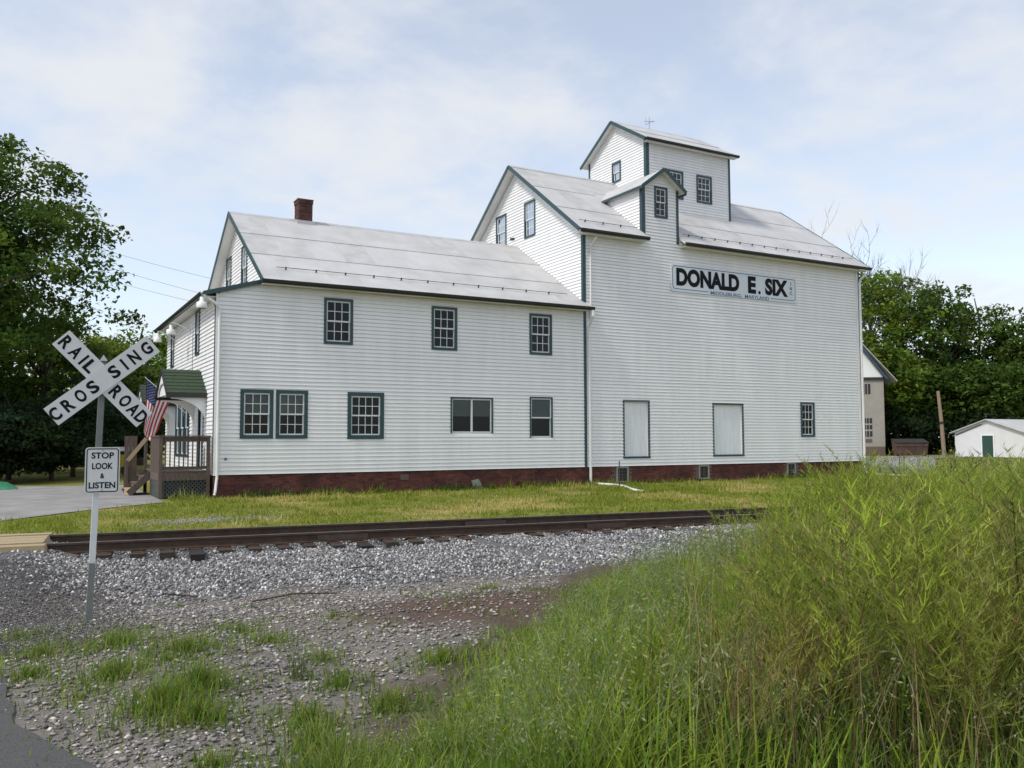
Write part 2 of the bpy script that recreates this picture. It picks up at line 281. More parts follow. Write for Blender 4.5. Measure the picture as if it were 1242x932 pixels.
def siding(fr, lo, hi, z0, z1, openings=(), joined=False, parent=mill, breaks=()):
    """a clapboarded wall: flat sheathing with real openings, then one board per course. lo(z), hi(z) bound the wall"""
    # sheathing
    zc = sorted({z0, z1, *breaks, *[o[2] for o in openings], *[o[3] for o in openings], *np.linspace(z0, z1, 14).tolist()}); mb = MB()
    for a, b in zip(zc[:-1], zc[1:]):
        if b-a < 1e-4: continue
        A0, A1, B0, B1 = lo(a+1e-6), hi(a+1e-6), lo(b-1e-6), hi(b-1e-6)
        cut = sorted([(o[0], o[1]) for o in openings if o[2] <= a+1e-5 and o[3] >= b-1e-5]); segs = []; l0, l1 = A0, B0
        for c0, c1 in cut: segs.append((l0, c0, c0, l1)); l0 = l1 = c1
        segs.append((l0, A1, B1, l1))
        for s0, s1, s2, s3 in segs:
            if s1-s0 < 1e-3 and s2-s3 < 1e-3: continue
            s1 = max(s0, s1); s2 = max(s2, s3); mb.poly([fr.P(s0, a, -0.004), fr.P(s1, a, -0.004), fr.P(s2, b, -0.004), fr.P(s3, b, -0.004)])
    wall = mb.build('wall', 'vinyl', parent)
    z = z0; k = 0
    while z < z1-0.01:
        zt = min(z+EX, z1); bm = MB()
        cuts = {z, zt, *[e for e in breaks if z+.005 < e < zt-.005]}
        for o in openings:
            for e in (o[2], o[3]):
                if z+0.012 < e < zt-0.012: cuts.add(e)
        cuts = sorted(cuts)
        for a, b in zip(cuts[:-1], cuts[1:]):
            A0, A1, B0, B1 = lo(a+1e-6), hi(a+1e-6), lo(b-1e-6), hi(b-1e-6)
            if A1-A0 < 0.02: continue
            if B1 < B0: B0 = B1 = (B0+B1)/2
            cut = sorted([(o[0], o[1]) for o in openings if o[2] < (a+b)/2 < o[3]]); segs = []; l0, l1 = A0, B0
            for c0, c1 in cut: segs.append((l0, c0, c0, l1)); l0 = l1 = c1
            segs.append((l0, A1, B1, l1))
            da = 0.004+0.032*(zt-a)/EX; db = 0.004+0.032*(zt-b)/EX
            for s0, s1, s2, s3 in segs:
                if s1-s0 < 0.01: continue
                tgt = bm if (s1-s0 >= 2.4 and b-a > .06 and not bm.v) or (fr is not FRONT and not bm.v and len(segs) == 1) else REST
                tgt.hexa([fr.P(s0, a, da), fr.P(s1, a, da), fr.P(s1, a, 0), fr.P(s0, a, 0), fr.P(s3, b, db), fr.P(s2, b, db), fr.P(s2, b, 0), fr.P(s3, b, 0)])
        if bm.v:
            if joined: o_ = len(REST.v); REST.v += bm.v; REST.f += [tuple(i+o_ for i in f) for f in bm.f]; REST.mi += bm.mi
            else: bm.build('siding_board', 'vinyl' if random.random() < .8 else 'vinyl_b', wall)
        z = zt; k += 1
    return wall
def window(fr, a0, a1, z0, z1, cols=3, rows=2, cw=0.085, sill=True, blind=None, blind_m='blind', slide=False, parent=mill, panes=True, depth=0.05):
    """teal casing (the window itself) with white sashes, glazing bars, panes and a shade behind. a0..z1 is the outer rim"""
    mb = MB(); b0 = z0+(cw if sill else 0.012)
    fbox(mb, fr, a0, a1, z1-cw, z1, 0.0, depth); fbox(mb, fr, a0, a0+cw, z0, z1-cw, 0.0, depth-.002); fbox(mb, fr, a1-cw, a1, z0, z1-cw, 0.0, depth-.002)
    if sill: fbox(mb, fr, a0+cw, a1-cw, z0, z0+cw, 0.0, depth+.008)
    i0, i1, j0, j1 = a0+cw, a1-cw, b0, z1-cw
    # reveal
    fbox(mb, fr, i0-.01, i0, j0, j1, -0.10, 0.0); fbox(mb, fr, i1, i1+.01, j0, j1, -0.10, 0.0)
    w_ = mb.build('window', 'teal', parent)
    sw = 0.045; s = MB(); zm = (j0+j1)/2
    def frame(x0, x1, y0, y1, d0, d1, t=sw):
        fbox(s, fr, x0, x1, y1-t, y1, d0, d1); fbox(s, fr, x0, x1, y0, y0+t, d0, d1); fbox(s, fr, x0, x0+t, y0+t, y1-t, d0, d1-.002); fbox(s, fr, x1-t, x1, y0+t, y1-t, d0, d1-.002)
    bars = MB(); cells = []
    if slide:
        xm = (i0+i1)/2; frame(i0, xm+.02, j0, j1, -0.05, -0.012, .05); frame(xm-.02, i1, j0, j1, -0.03, 0.012, .05)
        cells = [(i0+.05, xm-.03, j0+.05, j1-.05, -.035), (xm+.03, i1-.05, j0+.05, j1-.05, -.015)]
    else:
        frame(i0, i1, zm-.02, j1, -0.03, 0.012); frame(i0, i1, j0, zm+.02, -0.06, -0.018)
        for (y0, y1, d) in ((zm+.025, j1-sw, -.012), (j0+sw, zm-.025, -.042)):
            x0, x1 = i0+sw, i1-sw
            for c in range(1, cols): x = x0+(x1-x0)*c/cols; fbox(bars, fr, x-.011, x+.011, y0, y1, d-.012, d+.012)
            for r_ in range(1, rows): y = y0+(y1-y0)*r_/rows; fbox(bars, fr, x0, x1, y-.011, y+.011, d-.010, d+.010)
            for c in range(cols):
                for r_ in range(rows): cells.append((x0+(x1-x0)*c/cols+.012, x0+(x1-x0)*(c+1)/cols-.012, y0+(y1-y0)*r_/rows+.012, y0+(y1-y0)*(r_+1)/rows-.012, d))
    s.build('sash', 'sash_white', w_)
    if bars.v: bars.build('glazing_bars', 'sash_white', w_)
    for x0, x1, y0, y1, d in cells:
        p = MB(); fbox(p, fr, x0-.011, x1+.011, y0-.011, y1+.011, d-.003, d+.003); p.build('pane', 'glass', w_)
    back = MB(); fbox(back, fr, i0-.3, i1+.3, j0-.3, j1+.3, -0.62, -0.60); back.build('painted_dark', 'room_dark', w_)  # near-black panel, paints the darkness of the unlit room behind the glass
    if blind:
        bl = MB(); fbox(bl, fr, i0+.01, i1-.01, j1-(j1-j0)*blind, j1, -0.075, -0.07); bl.build('blind', blind_m, w_)
    return (i0, i1, j0, j1)
def opening(a0, a1, z0, z1, cw=.085, sill=True): return (a0+cw-.01, a1-cw+.01, z0+(cw if sill else 0.012)-.01, z1-cw+.01)
FRONT = Frame((0, 0, 0), (1, 0, 0), (0, -1, 0)); LEFT = Frame((0, 0, 0), (0, 1, 0), (-1, 0, 0))
GAB_O = Frame((1.70, 0, 0), (0, 1, 0), (-1, 0, 0)); GAB_M = Frame((XM, 0, 0), (0, 1, 0), (-1, 0, 0))
# office front
OW = [(3.35, 4.33, 4.85, 6.36), (7.16, 8.14, 4.84, 6.36), (11.09, 12.06, 4.85, 6.37)]
specs = []
for b in OW: specs.append((b, dict(cols=3, rows=2)))
specs += [((0.74, 1.755, 1.78, 3.31), dict(cols=3, rows=2, cw=.11, blind=.52)), ((1.835, 2.85, 1.78, 3.31), dict(cols=3, rows=2, cw=.11, blind=.5, blind_m='curtain')),
          ((4.17, 5.43, 1.76, 3.30), dict(cols=4, rows=2, cw=.125)), ((7.89, 9.56, 1.95, 3.22), dict(slide=True, cw=.05, sill=False, blind=.52)),
          ((11.09, 12.07, 1.79, 3.29), dict(cols=1, rows=1, cw=.05, sill=False, blind=.5))]
ops = [opening(*b, cw=k.get('cw', .085), sill=k.get('sill', True)) for b, k in specs]
RS, RZ = 0.615, 6.75+0.35*0.615                              # office roof: slope, height over the wall plane
siding(FRONT, lambda z: XO if z < 6.24 else XO+min(1.72, (z-6.24)/0.29), lambda z: XM-.03, ZS, 6.78, ops)
for b, k in specs: window(FRONT, *b, **k)
wv = MB(); fbox(wv, FRONT, 1.757, 1.833, 1.80, 3.28, 0.0, .03); wv.build('mullion', 'vinyl', mill)
# mill front with dormer front in one wall
MS = 0.712; MZ = 9.73+0.40*MS
DX0, DX1, DZ, DA = 16.39, 18.24, 11.93, 12.62
def mlo(z): return XM if z < MZ-.1 else (DX0 if z < DZ else DX0+(DX1-DX0)/2*(z-DZ)/(DA-DZ))
def mhi(z): return XE if z < MZ-.1 else (DX1 if z < DZ else DX1-(DX1-DX0)/2*(z-DZ)/(DA-DZ))
doors = [(15.30, 16.62, 0.97, 3.26), (19.90, 21.64, 0.99, 3.22)]
mw = (25.05, 25.93, 1.80, 3.34); dw = (16.99, 17.67, 10.70, 11.99)
siding(FRONT, mlo, mhi, ZS, DA, [opening(*mw), opening(*dw)]+[(d[0]+.05, d[1]-.05, d[2]+.05, d[3]-.05) for d in doors], breaks=(MZ-.1, DZ))
window(FRONT, *mw); window(FRONT, *dw, cols=2)
for d in doors:
    mb = MB(); a0, a1, z0, z1 = d; cw = .075
    fbox(mb, FRONT, a0, a1, z1-cw, z1, 0, .035); fbox(mb, FRONT, a0, a1, z0, z0+cw, 0, .045); fbox(mb, FRONT, a0, a0+cw, z0+cw, z1-cw, 0, .033); fbox(mb, FRONT, a1-cw, a1, z0+cw, z1-cw, 0, .033)
    dd = mb.build('loading_door', 'teal', mill)
    p = MB(); fbox(p, FRONT, a0+cw, a1-cw, z0+cw, z1-cw, -.08, -.06); p.build('door_panel', 'door_white', dd)
    p = MB(); fbox(p, FRONT, a0+cw, a0+cw+.03, z0+cw, z1-cw, -.058, -.001); fbox(p, FRONT, a1-cw-.03, a1-cw, z0+cw, z1-cw, -.058, -.001); fbox(p, FRONT, a0+cw+.03, a1-cw-.03, z1-cw-.03, z1-cw, -.058, -.001); p.build('door_jamb', 'white_paint', dd)
    n = 7
    for i in range(1, n): x = a0+cw+(a1-a0-2*cw)*i/n; p = MB(); fbox(p, FRONT, x-.006, x+.006, z0+cw+.02, z1-cw-.03, -.0595, -.055); p.build('batten', 'door_white', dd)
# left wall of the office lean-to
lw = [(2.75, 3.55, 4.60, 6.12), (8.35, 9.15, 4.58, 6.05)]; tri = [(4.45, 5.45, 1.15, 3.22), (5.50, 6.50, 1.15, 3.22), (6.55, 7.55, 1.15, 3.22)]
dr = (1.75, 2.75, 0.80, 2.95)
siding(LEFT, lambda z: 0.0, lambda z: D, ZS, 6.24, [opening(*b) for b in lw+tri]+[(dr[0]+.06, dr[1]-.06, dr[2], dr[3]-.06)])
for b in lw: window(LEFT, *b)
for b in tri: window(LEFT, *b, cols=1, rows=1, blind=.45)
mb = MB(); fbox(mb, LEFT, dr[0], dr[0]+.1, dr[2], dr[3], 0, .035); fbox(mb, LEFT, dr[1]-.1, dr[1], dr[2], dr[3], 0, .035); fbox(mb, LEFT, dr[0]+.1, dr[1]-.1, dr[3]-.1, dr[3], 0, .033); ed = mb.build('entry_door', 'teal', mill)
p = MB(); fbox(p, LEFT, dr[0]+.1, dr[1]-.1, dr[2], dr[3]-.1, -.08, -.04); p.build('door_panel', 'door_white', ed)
# gables
ogw = [(6.29, 7.22, 7.15, 8.74), (3.60, 4.53, 7.15, 8.70)]
siding(GAB_O, lambda z: (z-RZ+.12)/RS if z > RZ-.12 else 0, lambda z: 2*RY-((z-RZ+.12)/RS if z > RZ-.12 else 0), 6.2, RZ+RS*RY-.12, [opening(*b) for b in ogw], joined=True)
for b in ogw: window(GAB_O, *b)
mgw = [(6.03, 7.00, 10.25, 11.82), (3.52, 4.44, 10.30, 11.87)]
siding(GAB_M, lambda z: (z-MZ+.14)/MS if z > MZ-.14 else 0, lambda z: 2*RY-((z-MZ+.14)/MS if z > MZ-.14 else 0), 6.6, MZ+MS*RY-.14, [opening(*b) for b in mgw])
for b in mgw: window(GAB_M, *b)
# tower
TX0, TX1, TY0, TY1, TZ = 18.75, 23.68, 2.68, 7.15, 15.16; TS = 0.60; TR = (TY0+TY1)/2
TF = Frame((0, TY0, 0), (1, 0, 0), (0, -1, 0)); TL = Frame((TX0, 0, 0), (0, 1, 0), (-1, 0, 0)); TRt = Frame((TX1, 0, 0), (0, 1, 0), (1, 0, 0))
tw = [(21.61, 22.53, 12.56, 13.86), (19.90, 20.82, 12.56, 13.86)]; tlw = (4.53, 5.22, 13.66, 14.62)
siding(TF, lambda z: TX0, lambda z: TX1, MZ+MS*TY0-.3, TZ, [opening(*b) for b in tw])
for b in tw: window(TF, *b)
siding(TL, lambda z: TY0+max(0, (z-TZ+.02)/TS), lambda z: TY1-max(0, (z-TZ+.02)/TS), 12.0, TZ+TS*(TR-TY0)-.02, [opening(*tlw)], joined=False)
window(TL, *tlw, cols=2, rows=1)
# dormer cheek, seen from the left
DC = Frame((DX0, 0, 0), (0, 1, 0), (-1, 0, 0))
siding(DC, lambda z: 0.0, lambda z: max(0.03, (z-MZ+.02)/MS), MZ-.1, DZ, joined=True)
DC2 = Frame((DX1, 0, 0), (0, 1, 0), (1, 0, 0)); siding(DC2, lambda z: 0.0, lambda z: max(0.03, (z-MZ+.02)/MS), MZ-.1, DZ, joined=True)
if REST.v: tag(REST.build('siding_courses', 'vinyl', mill), kind='stuff')
# plain rear, end walls
mb = MB(); mb.box(XE-.02, XE, 0.02, D, -.3, MZ-.1); mb.extr([(XE-.02, 0.0, MZ-.1), (XE-.02, D, MZ-.1), (XE-.02, RY, MZ+MS*RY-.14)], (.02, 0, 0)); mb.build('wall', 'vinyl', mill)
mb = MB(); mb.box(XO+.02, XE-.04, D-.02, D, -.3, 6.6); mb.build('wall', 'vinyl', mill)
mb = MB(); mb.box(XM+.02, XE-.04, D-.021, D-.001, 6.6, MZ-.1); mb.build('wall', 'vinyl', mill)
mb = MB(); mb.box(TX1-.02, TX1, TY0+.02, TY1, 12.0, TZ); mb.extr([(TX1-.02, TY0+.01, TZ), (TX1-.02, TY1, TZ), (TX1-.02, TR, TZ+TS*(TR-TY0)-.02)], (.02, 0, 0)); mb.build('wall', 'vinyl', mill)
mb = MB(); mb.box(TX0+.02, TX1-.03, TY1-.02, TY1, 12.0, TZ); mb.build('wall', 'vinyl', mill)
# corner boards
def cboard(fr, a0, a1, z0, z1, d0=0.0, d1=.042, m='teal'): mb = MB(); fbox(mb, fr, a0, a1, z0, z1, d0, d1); return mb.build('corner_board', m, mill)
cboard(LEFT, -.028, .11, ZS-.02, 6.2); cboard(FRONT, -.034, .05, ZS-.02, 6.24, d1=.048, m='white_paint')
cboard(FRONT, XM-.03, XM+.085, ZS-.02, 9.86); cboard(GAB_M, -.035, .10, 6.7, 9.86)
cboard(FRONT, XE-.06, XE+.03, ZS-.02, 9.72, m='teal'); cboard(FRONT, XE-.20, XE-.062, ZS-.02, 9.70, m='white_paint')
cboard(FRONT, DX0, DX0+.12, 9.9, DZ); cboard(DC, -.035, .12, 9.9, DZ-.02); cboard(FRONT, DX1-.12, DX1, 9.7, DZ)
cboard(TF, TX0, TX0+.12, 12.2, TZ); cboard(TL, -.035+TY0, TY0+.14, 12.0, TZ-.02); cboard(TF, TX1-.11, TX1, 11.6, TZ); cboard(TL, TY1-.12, TY1, 12.1, TZ-.02)
# brick foundation
fo = MB(); fo.box(0.03, XM-.02, 0.045, 0.30, -.35, ZS-.004); fo.box(XM-.018, XE-.03, 0.047, 0.31, -.35, ZS-.006); fo.box(0.031, 0.3, 0.31, D-.1, -.35, ZS-.008); found = fo.build('foundation', 'mortar', mill)
bx, bc = [], []
vents = [(14.99, 15.58, 0.05, 0.67), (19.15, 19.71, 0.08, 0.66), (24.19, 24.73, 0.06, 0.67)]
def bricks(fr, a0, a1, z0, z1, holes=()):
    k = 0; z = z0
    while z < z1-.03:
        a = a0-(0.11 if k % 2 else 0)
        while a < a1:
            b0, b1 = max(a0, a+.005), min(a1, a+.207)
            if b1-b0 > .03 and not any(h[0]-.05 < b1 and b0 < h[1]+.05 and z < h[3] and z+.065 > h[2] for h in holes): bx.append((fr, b0, b1, z, min(z1, z+.066), random.uniform(.006, .014)))
            a += .217
        z += .076; k += 1
bricks(Frame((0, .045, 0), (1, 0, 0), (0, -1, 0)), 0.035, XE-.035, -.30, ZS-.008, vents); bricks(Frame((.031, 0, 0), (0, 1, 0), (-1, 0, 0)), .06, D-.1, -.30, ZS-.01)
mb = MB()
for b in bx: fbox(mb, b[0], b[1], b[2], b[3], b[4], -.01, b[5]); c = random.uniform(.6, 1.35); bc += [[c, c*random.uniform(.85, 1.1), c*random.uniform(.85, 1.1)]]*8
fb = mb.build('brick_courses', 'brick', found); tag(fb, kind='stuff')
a = fb.data.color_attributes.new('Col', 'FLOAT_COLOR', 'POINT'); cc = np.ones((len(bc), 4), np.float32); cc[:, :3] = bc; a.data.foreach_set('color', cc.ravel())
FF = Frame((0, .045, 0), (1, 0, 0), (0, -1, 0))
for v in vents:
    mb = MB(); a0, a1, z0, z1 = v; t = .07
    fbox(mb, FF, a0, a0+t, z0, z1, -.02, .03); fbox(mb, FF, a1-t, a1, z0, z1, -.02, .03); fbox(mb, FF, a0+t, a1-t, z1-t, z1, -.02, .028); fbox(mb, FF, a0+t, a1-t, z0, z0+.05, -.02, .028); vv = mb.build('cellar_vent', 'block_wall', mill)
    p = MB(); fbox(p, FF, a0+t, a1-t, z0+.05, z1-t, -.005, .002); p.build('painted_opening', 'room_dark', vv)  # flat near-black plate, the shade of the opening put into its colour
    for i in range(1, 4): z = z0+.05+(z1-z0-.12)*i/4; p = MB(); fbox(p, FF, a0+t, a1-t, z-.008, z+.008, .004, .018); p.build('bar', 'mortar', vv)
    x = (a0+a1)/2; p = MB(); fbox(p, FF, x-.012, x+.012, z0+.05, z1-t, .003, .016); p.build('bar', 'mortar', vv)

# ---- roofs
def roof(p00, p10, p11, p01, rows, sheetw, under='soffit', th=0.07, parent=mill, m=None):
    """p00,p10 eave (left,right), p11,p01 ridge: slab plus lapped metal sheets"""
    P = [Vector(q) for q in (p00, p10, p11, p01)]; n = (P[1]-P[0]).cross(P[3]-P[0]).normalized(); n = n if n.z > 0 else -n
    mb = MB(); mb.hexa([q-n*th for q in P]+P); r_ = mb.build('roof', under, parent)
    def B(u, v): return (P[0]*(1-u)+P[1]*u)*(1-v)+(P[3]*(1-u)+P[2]*u)*v
    wd = (P[1]-P[0]).length; ht = (P[3]-P[0]).length; nu = max(1, round(wd/sheetw))
    vs = [0]+[k/rows+random.uniform(-.02, .02) for k in range(1, rows)]+[1]
    for j in range(rows):
        v0, v1 = vs[j], vs[j+1]
        for i in range(nu):
            u0, u1 = i/nu, (i+1)/nu; lo_ = 0.020+random.uniform(0, .006); hi_ = 0.004; e = random.uniform(0.0, .003); ov = 0.02/ht if j < rows-1 else 0
            t0 = n*(.002); dv0 = (-0.03/ht if j == 0 else -.045/ht)*1.0
            q = [B(u0, v0+dv0), B(u1, v0+dv0), B(u1, v1), B(u0, v1)]
            mb = MB(); mb.hexa([x+t0 for x in q]+[q[0]+n*(lo_), q[1]+n*(lo_+e), q[2]+n*(hi_+e), q[3]+n*hi_])
            mb.build('roof_sheet', random.choice(['roof_metal', 'roof_metal', 'roof_metal_b', 'roof_metal_c']), r_)
    return r_
rx0 = 1.31; mx0 = 13.10; mx1 = 29.42; ER = 10.6
zo = lambda y: RZ+RS*y; zm_ = lambda y: MZ+MS*y; zt_ = lambda y: TZ+.03+TS*(y-TY0)
roof((rx0, -.35, zo(-.35)), (XM-.01, -.35, zo(-.35)), (XM-.01, RY, zo(RY)), (rx0, RY, zo(RY)), 3, 1.15)
roof((rx0, ER, zo(-.35)), (XM-.01, ER, zo(-.35)), (XM-.01, RY+.004, zo(RY)), (rx0, RY+.004, zo(RY)), 1, 6.0)
roof((XM, -.355, zo(-.355)), (XM+.16, -.355, zo(-.355)), (XM+.16, -.03, zo(-.03)), (XM, -.03, zo(-.03)), 1, 1.0)
roof((mx0, -.40, zm_(-.40)), (DX0-.03, -.40, zm_(-.40)), (DX0-.03, RY, zm_(RY)), (mx0, RY, zm_(RY)), 3, 1.1)
roof((DX0-.026, .05, zm_(.05)), (DX1+.026, .05, zm_(.05)), (DX1+.026, RY, zm_(RY)), (DX0-.026, RY, zm_(RY)), 3, 1.0)
roof((DX1+.03, -.40, zm_(-.40)), (mx1, -.40, zm_(-.40)), (mx1, RY, zm_(RY)), (DX1+.03, RY, zm_(RY)), 3, 1.1)
roof((mx0, ER+.1, zm_(-.45)), (mx1, ER+.1, zm_(-.45)), (mx1, RY+.004, zm_(RY)), (mx0, RY+.004, zm_(RY)), 1, 7.0)
tx0, tx1 = 18.45, 23.92
roof((tx0, TY0-.3, zt_(TY0-.3)), (tx1, TY0-.3, zt_(TY0-.3)), (tx1, TR, zt_(TR)), (tx0, TR, zt_(TR)), 2, 1.1)
roof((tx0, TY1+.3, zt_(TY0-.3)), (tx1, TY1+.3, zt_(TY0-.3)), (tx1, TR+.004, zt_(TR)), (tx0, TR+.004, zt_(TR)), 1, 3.0)
DM = (DX0+DX1)/2; DSl = (DA-DZ)/(DX1-DX0)*2; de = .20; zd = lambda x: DA+.06-DSl*abs(x-DM)
yb = (zd(DM)-MZ)/MS+.1; ye = (zd(DX0-de)-MZ)/MS+.05
roof((DX0-de, ye, zd(DX0-de)), (DX0-de, -.30, zd(DX0-de)), (DM, -.30, zd(DM)), (DM, yb, zd(DM)), 1, 1.5)
roof((DX1+de, -.30, zd(DX1+de)), (DX1+de, ye, zd(DX1+de)), (DM+.003, yb, zd(DM)), (DM+.003, -.30, zd(DM)), 1, 1.5)
# lean-to roof over the office's left bay
zs_ = lambda x: 6.36+0.29*x
roof((-.38, -.12, zs_(-.38)), (-.38, D+.2, zs_(-.38)), (1.69, D+.2, zs_(1.69)), (1.69, -.12, zs_(1.69)), 1, 1.5)
# rake boards, fascias, gutters
def part_beam(name, m, p0, p1, w_, h_, upv=(0, 0, 1)): mb = MB(); mb.beam(p0, p1, w_, h_, upv); return mb.build(name, m, mill)
def rake(x, y0, z0, y1, z1, m='teal', h=.16): part_beam('rake_board', m, (x, y0, z0), (x, y1, z1), .03, h)
for (x, ya, yr, yb_, f) in ((rx0-.018, -.36, RY, ER, zo), (mx0-.018, -.41, RY, ER+.1, zm_)):
    rake(x, ya, f(ya)-.055, yr, f(yr)-.055); rake(x, 2*yr-ya+.0, f(ya)-.055, yr+.002, f(yr)-.057)
rake(mx1+.018, -.41, zm_(-.41)-.055, RY, zm_(RY)-.055)
rake(tx0-.018, TY0-.31, zt_(TY0-.31)-.05, TR, zt_(TR)-.05, h=.15); rake(tx0-.018, TY1+.31, zt_(TY0-.31)-.05, TR, zt_(TR)-.052, h=.15)
part_beam('rake_board', 'teal', (DX0-de, -.315, zd(DX0-de)-.03), (DM, -.315, zd(DM)-.03), .03, .14); part_beam('rake_board', 'teal', (DX1+de, -.317, zd(DX0-de)-.03), (DM, -.317, zd(DM)-.03), .03, .14)
part_beam('fascia', 'teal', (DX0-de-.012, -.30, zd(DX0-de)-.05), (DX0-de-.012, ye, zd(DX0-de)-.05), .024, .13)
part_beam('fascia', 'teal', (DX1+de+.012, -.30, zd(DX0-de)-.05), (DX1+de+.012, ye, zd(DX0-de)-.05), .024, .13)
part_beam('rake_board', 'teal', (-.40, -.137, zs_(-.40)-.05), (1.36, -.137, zs_(1.36)-.05), .03, .13)
def gutter(p0, p1, outd, m='gutter', size=.12):
    """open half-round-ish trough under an eave edge"""
    o = Vector(outd); prof = [(-.01, 0), (0.0, -size*.85), (.03, -size), (.085, -size), (.11, -size*.55), (.12, .005), (.112, .005), (.10, -size*.5), (.08, -size*.88), (.035, -size*.88), (.012, -size*.75), (.006, 0)]
    mb = MB(); a_, b_ = Vector(p0), Vector(p1); mb.extr([a_+o*x+Vector((0, 0, z)) for x, z in prof], b_-a_); return mb.build('gutter', m, mill)
gutter((rx0-.02, -.37, zo(-.37)-.015), (XM+.20, -.37, zo(-.37)-.015), (0, -1, 0))
gutter((mx0+.02, -.42, zm_(-.42)-.015), (DX0-.02, -.42, zm_(-.42)-.015), (0, -1, 0)); gutter((DX1+.02, -.42, zm_(-.42)-.015), (mx1+.03, -.42, zm_(-.42)-.015), (0, -1, 0))
gutter((-.40, -.14, zs_(-.40)-.015), (-.40, D+.2, zs_(-.40)-.015), (-1, 0, 0)); gutter((tx0, TY0-.32, zt_(TY0-.32)-.01), (tx1+.02, TY0-.32, zt_(TY0-.32)-.01), (0, -1, 0), size=.10)
# soffits boxed under the front eaves
for x0, x1, z, y in ((rx0, XM+.02, zo(-.35)-.13, -.36), (mx0+.02, DX0-.03, zm_(-.4)-.15, -.41), (DX1+.03, mx1, zm_(-.4)-.15, -.41)):
    mb = MB(); mb.box(x0, x1, y, -.036, z-.012, z); mb.build('soffit', 'soffit', mill)
mb = MB(); mb.box(tx0+.1, tx1, TY0-.30, TY0-.03, zt_(TY0-.3)-.12, zt_(TY0-.3)-.108); mb.build('soffit', 'soffit', mill)
mb = MB(); mb.box(-.39, -.03, -.1, D, zs_(-.39)-.14, zs_(-.39)-.128); mb.build('soffit', 'soffit', mill)
# ridge caps
for x0, x1, y, z in ((rx0, XM, RY, zo(RY)), (mx0, mx1, RY, zm_(RY)), (tx0, tx1, TR, zt_(TR))):
    mb = MB(); mb.extr([(x0, y-.16, z-.085), (x0, y, z+.03), (x0, y+.16, z-.085), (x0, y+.15, z-.10), (x0, y, z+.012), (x0, y-.15, z-.10)], (x1-x0, 0, 0)); mb.build('ridge_cap', 'roof_metal_b', mill)
# snow rails near the eaves
def snow(x0, x1, f, y, step, sl):
    n = Vector((0, -sl, 1)).normalized(); p = Vector((0, y, f(y))); mb = MB(); mb.tube([(x0, *(p+n*.085)[1:]), (x1, *(p+n*.085)[1:])], .011, 5); s_ = mb.build('snow_guard', 'gutter', mill)
    x = x0+.3
    while x < x1: b_ = MB(); q = Vector((x, p.y, p.z)); b_.beam(q-n*.01, q+n*.11, .03, .045, (1, 0, 0)); b_.build('bracket', 'rust', s_); x += step
snow(1.9, XM-.5, zo, .42, 1.0, RS); snow(13.4, DX0-.2, zm_, .15, .85, MS); snow(DX1+.35, mx1-.5, zm_, .15, .72, MS)
# chimney
ch = MB(); ch.box(3.83, 4.34, RY-.29, RY+.29, 9.5, 10.86); chim = ch.build('chimney', 'mortar', mill); mb = MB(); bc = []
def ring(x0, x1, y0, y1, z, h, off_):
    per = [((x0, y0), (x1, y0), (0, -1)), ((x1, y0), (x1, y1), (1, 0)), ((x1, y1), (x0, y1), (0, 1)), ((x0, y1), (x0, y0), (-1, 0))]
    for (ax, ay), (bx_, by_), (nx_, ny_) in per:
        ln = math.hypot(bx_-ax, by_-ay); u_ = ((bx_-ax)/ln, (by_-ay)/ln); t = -off_
        while t < ln:
            t0, t1 = max(0, t), min(ln, t+.185)
            if t1-t0 > .03:
                d = random.uniform(.008, .015); f_ = Frame((ax, ay, 0), (*u_, 0), (nx_, ny_, 0)); fbox(mb, f_, t0, t1, z, z+h, -.01, d); c = random.uniform(.6, 1.4); bc.extend([[c]*3]*8)
            t += .195
z = 9.9; k = 0
while z < 10.84: e = .022 if z > 10.68 else 0; ring(3.83-e, 4.34+e, RY-.29-e, RY+.29+e, z, .066, .1*(k % 2)); z += .076; k += 1
o = mb.build('brick_courses', 'chimney_brick', chim); tag(o, kind='stuff'); a = o.data.color_attributes.new('Col', 'FLOAT_COLOR', 'POINT'); cc = np.ones((len(bc), 4), np.float32); cc[:, :3] = bc; a.data.foreach_set('color', cc.ravel())
mb = MB(); mb.box(3.77, 4.39, RY-.31, RY+.31, 10.862, 10.90); mb.build('cap', 'mortar', chim)
mb = MB(); mb.box(3.74, 4.42, RY-.36, RY-.30, zo(RY-.33)-.1, zo(RY-.33)+.14); mb.build('flashing', 'roof_metal_c', chim)
# downspouts
def pipe(name, pts, r, m='white_paint', n=8, parent=mill): mb = MB(); mb.tube(pts, r, n); return mb.build(name, m, parent, smooth=False)
pipe('downspout', [(-.42, -.17, 6.12), (-.05, -.16, 5.88), (.07, -.09, 5.72), (.075, -.085, 0.62), (.02, -.16, .18), (-.02, -.2, .08)], .042)
pipe('downspout', [(XM+.12, -.47, 6.60), (XM+.12, -.47, 6.40), (XM+.16, -.12, 6.02), (XM+.17, -.10, 5.8), (XM+.19, -.10, .14), (XM+.22, -.17, .06), (13.9, -1.5, .045), (13.7, -2.2, .04), (13.2, -3.4, -.01), (13.05, -4.2, -.03)], .05)
pipe('downspout', [(XM+.3, -.46, 9.42), (XM+.29, -.14, 9.2), (XM+.28, -.08, 9.0), (XM+.27, -.08, 6.3)], .036)
pipe('downspout', [(XE-.02, -.45, 9.35), (XE-.01, -.13, 9.15), (XE-.01, -.1, 9.0), (XE-.01, -.1, .2), (XE+.06, -.16, .1), (29.6, -.9, .05), (30.0, -1.8, .0)], .055)
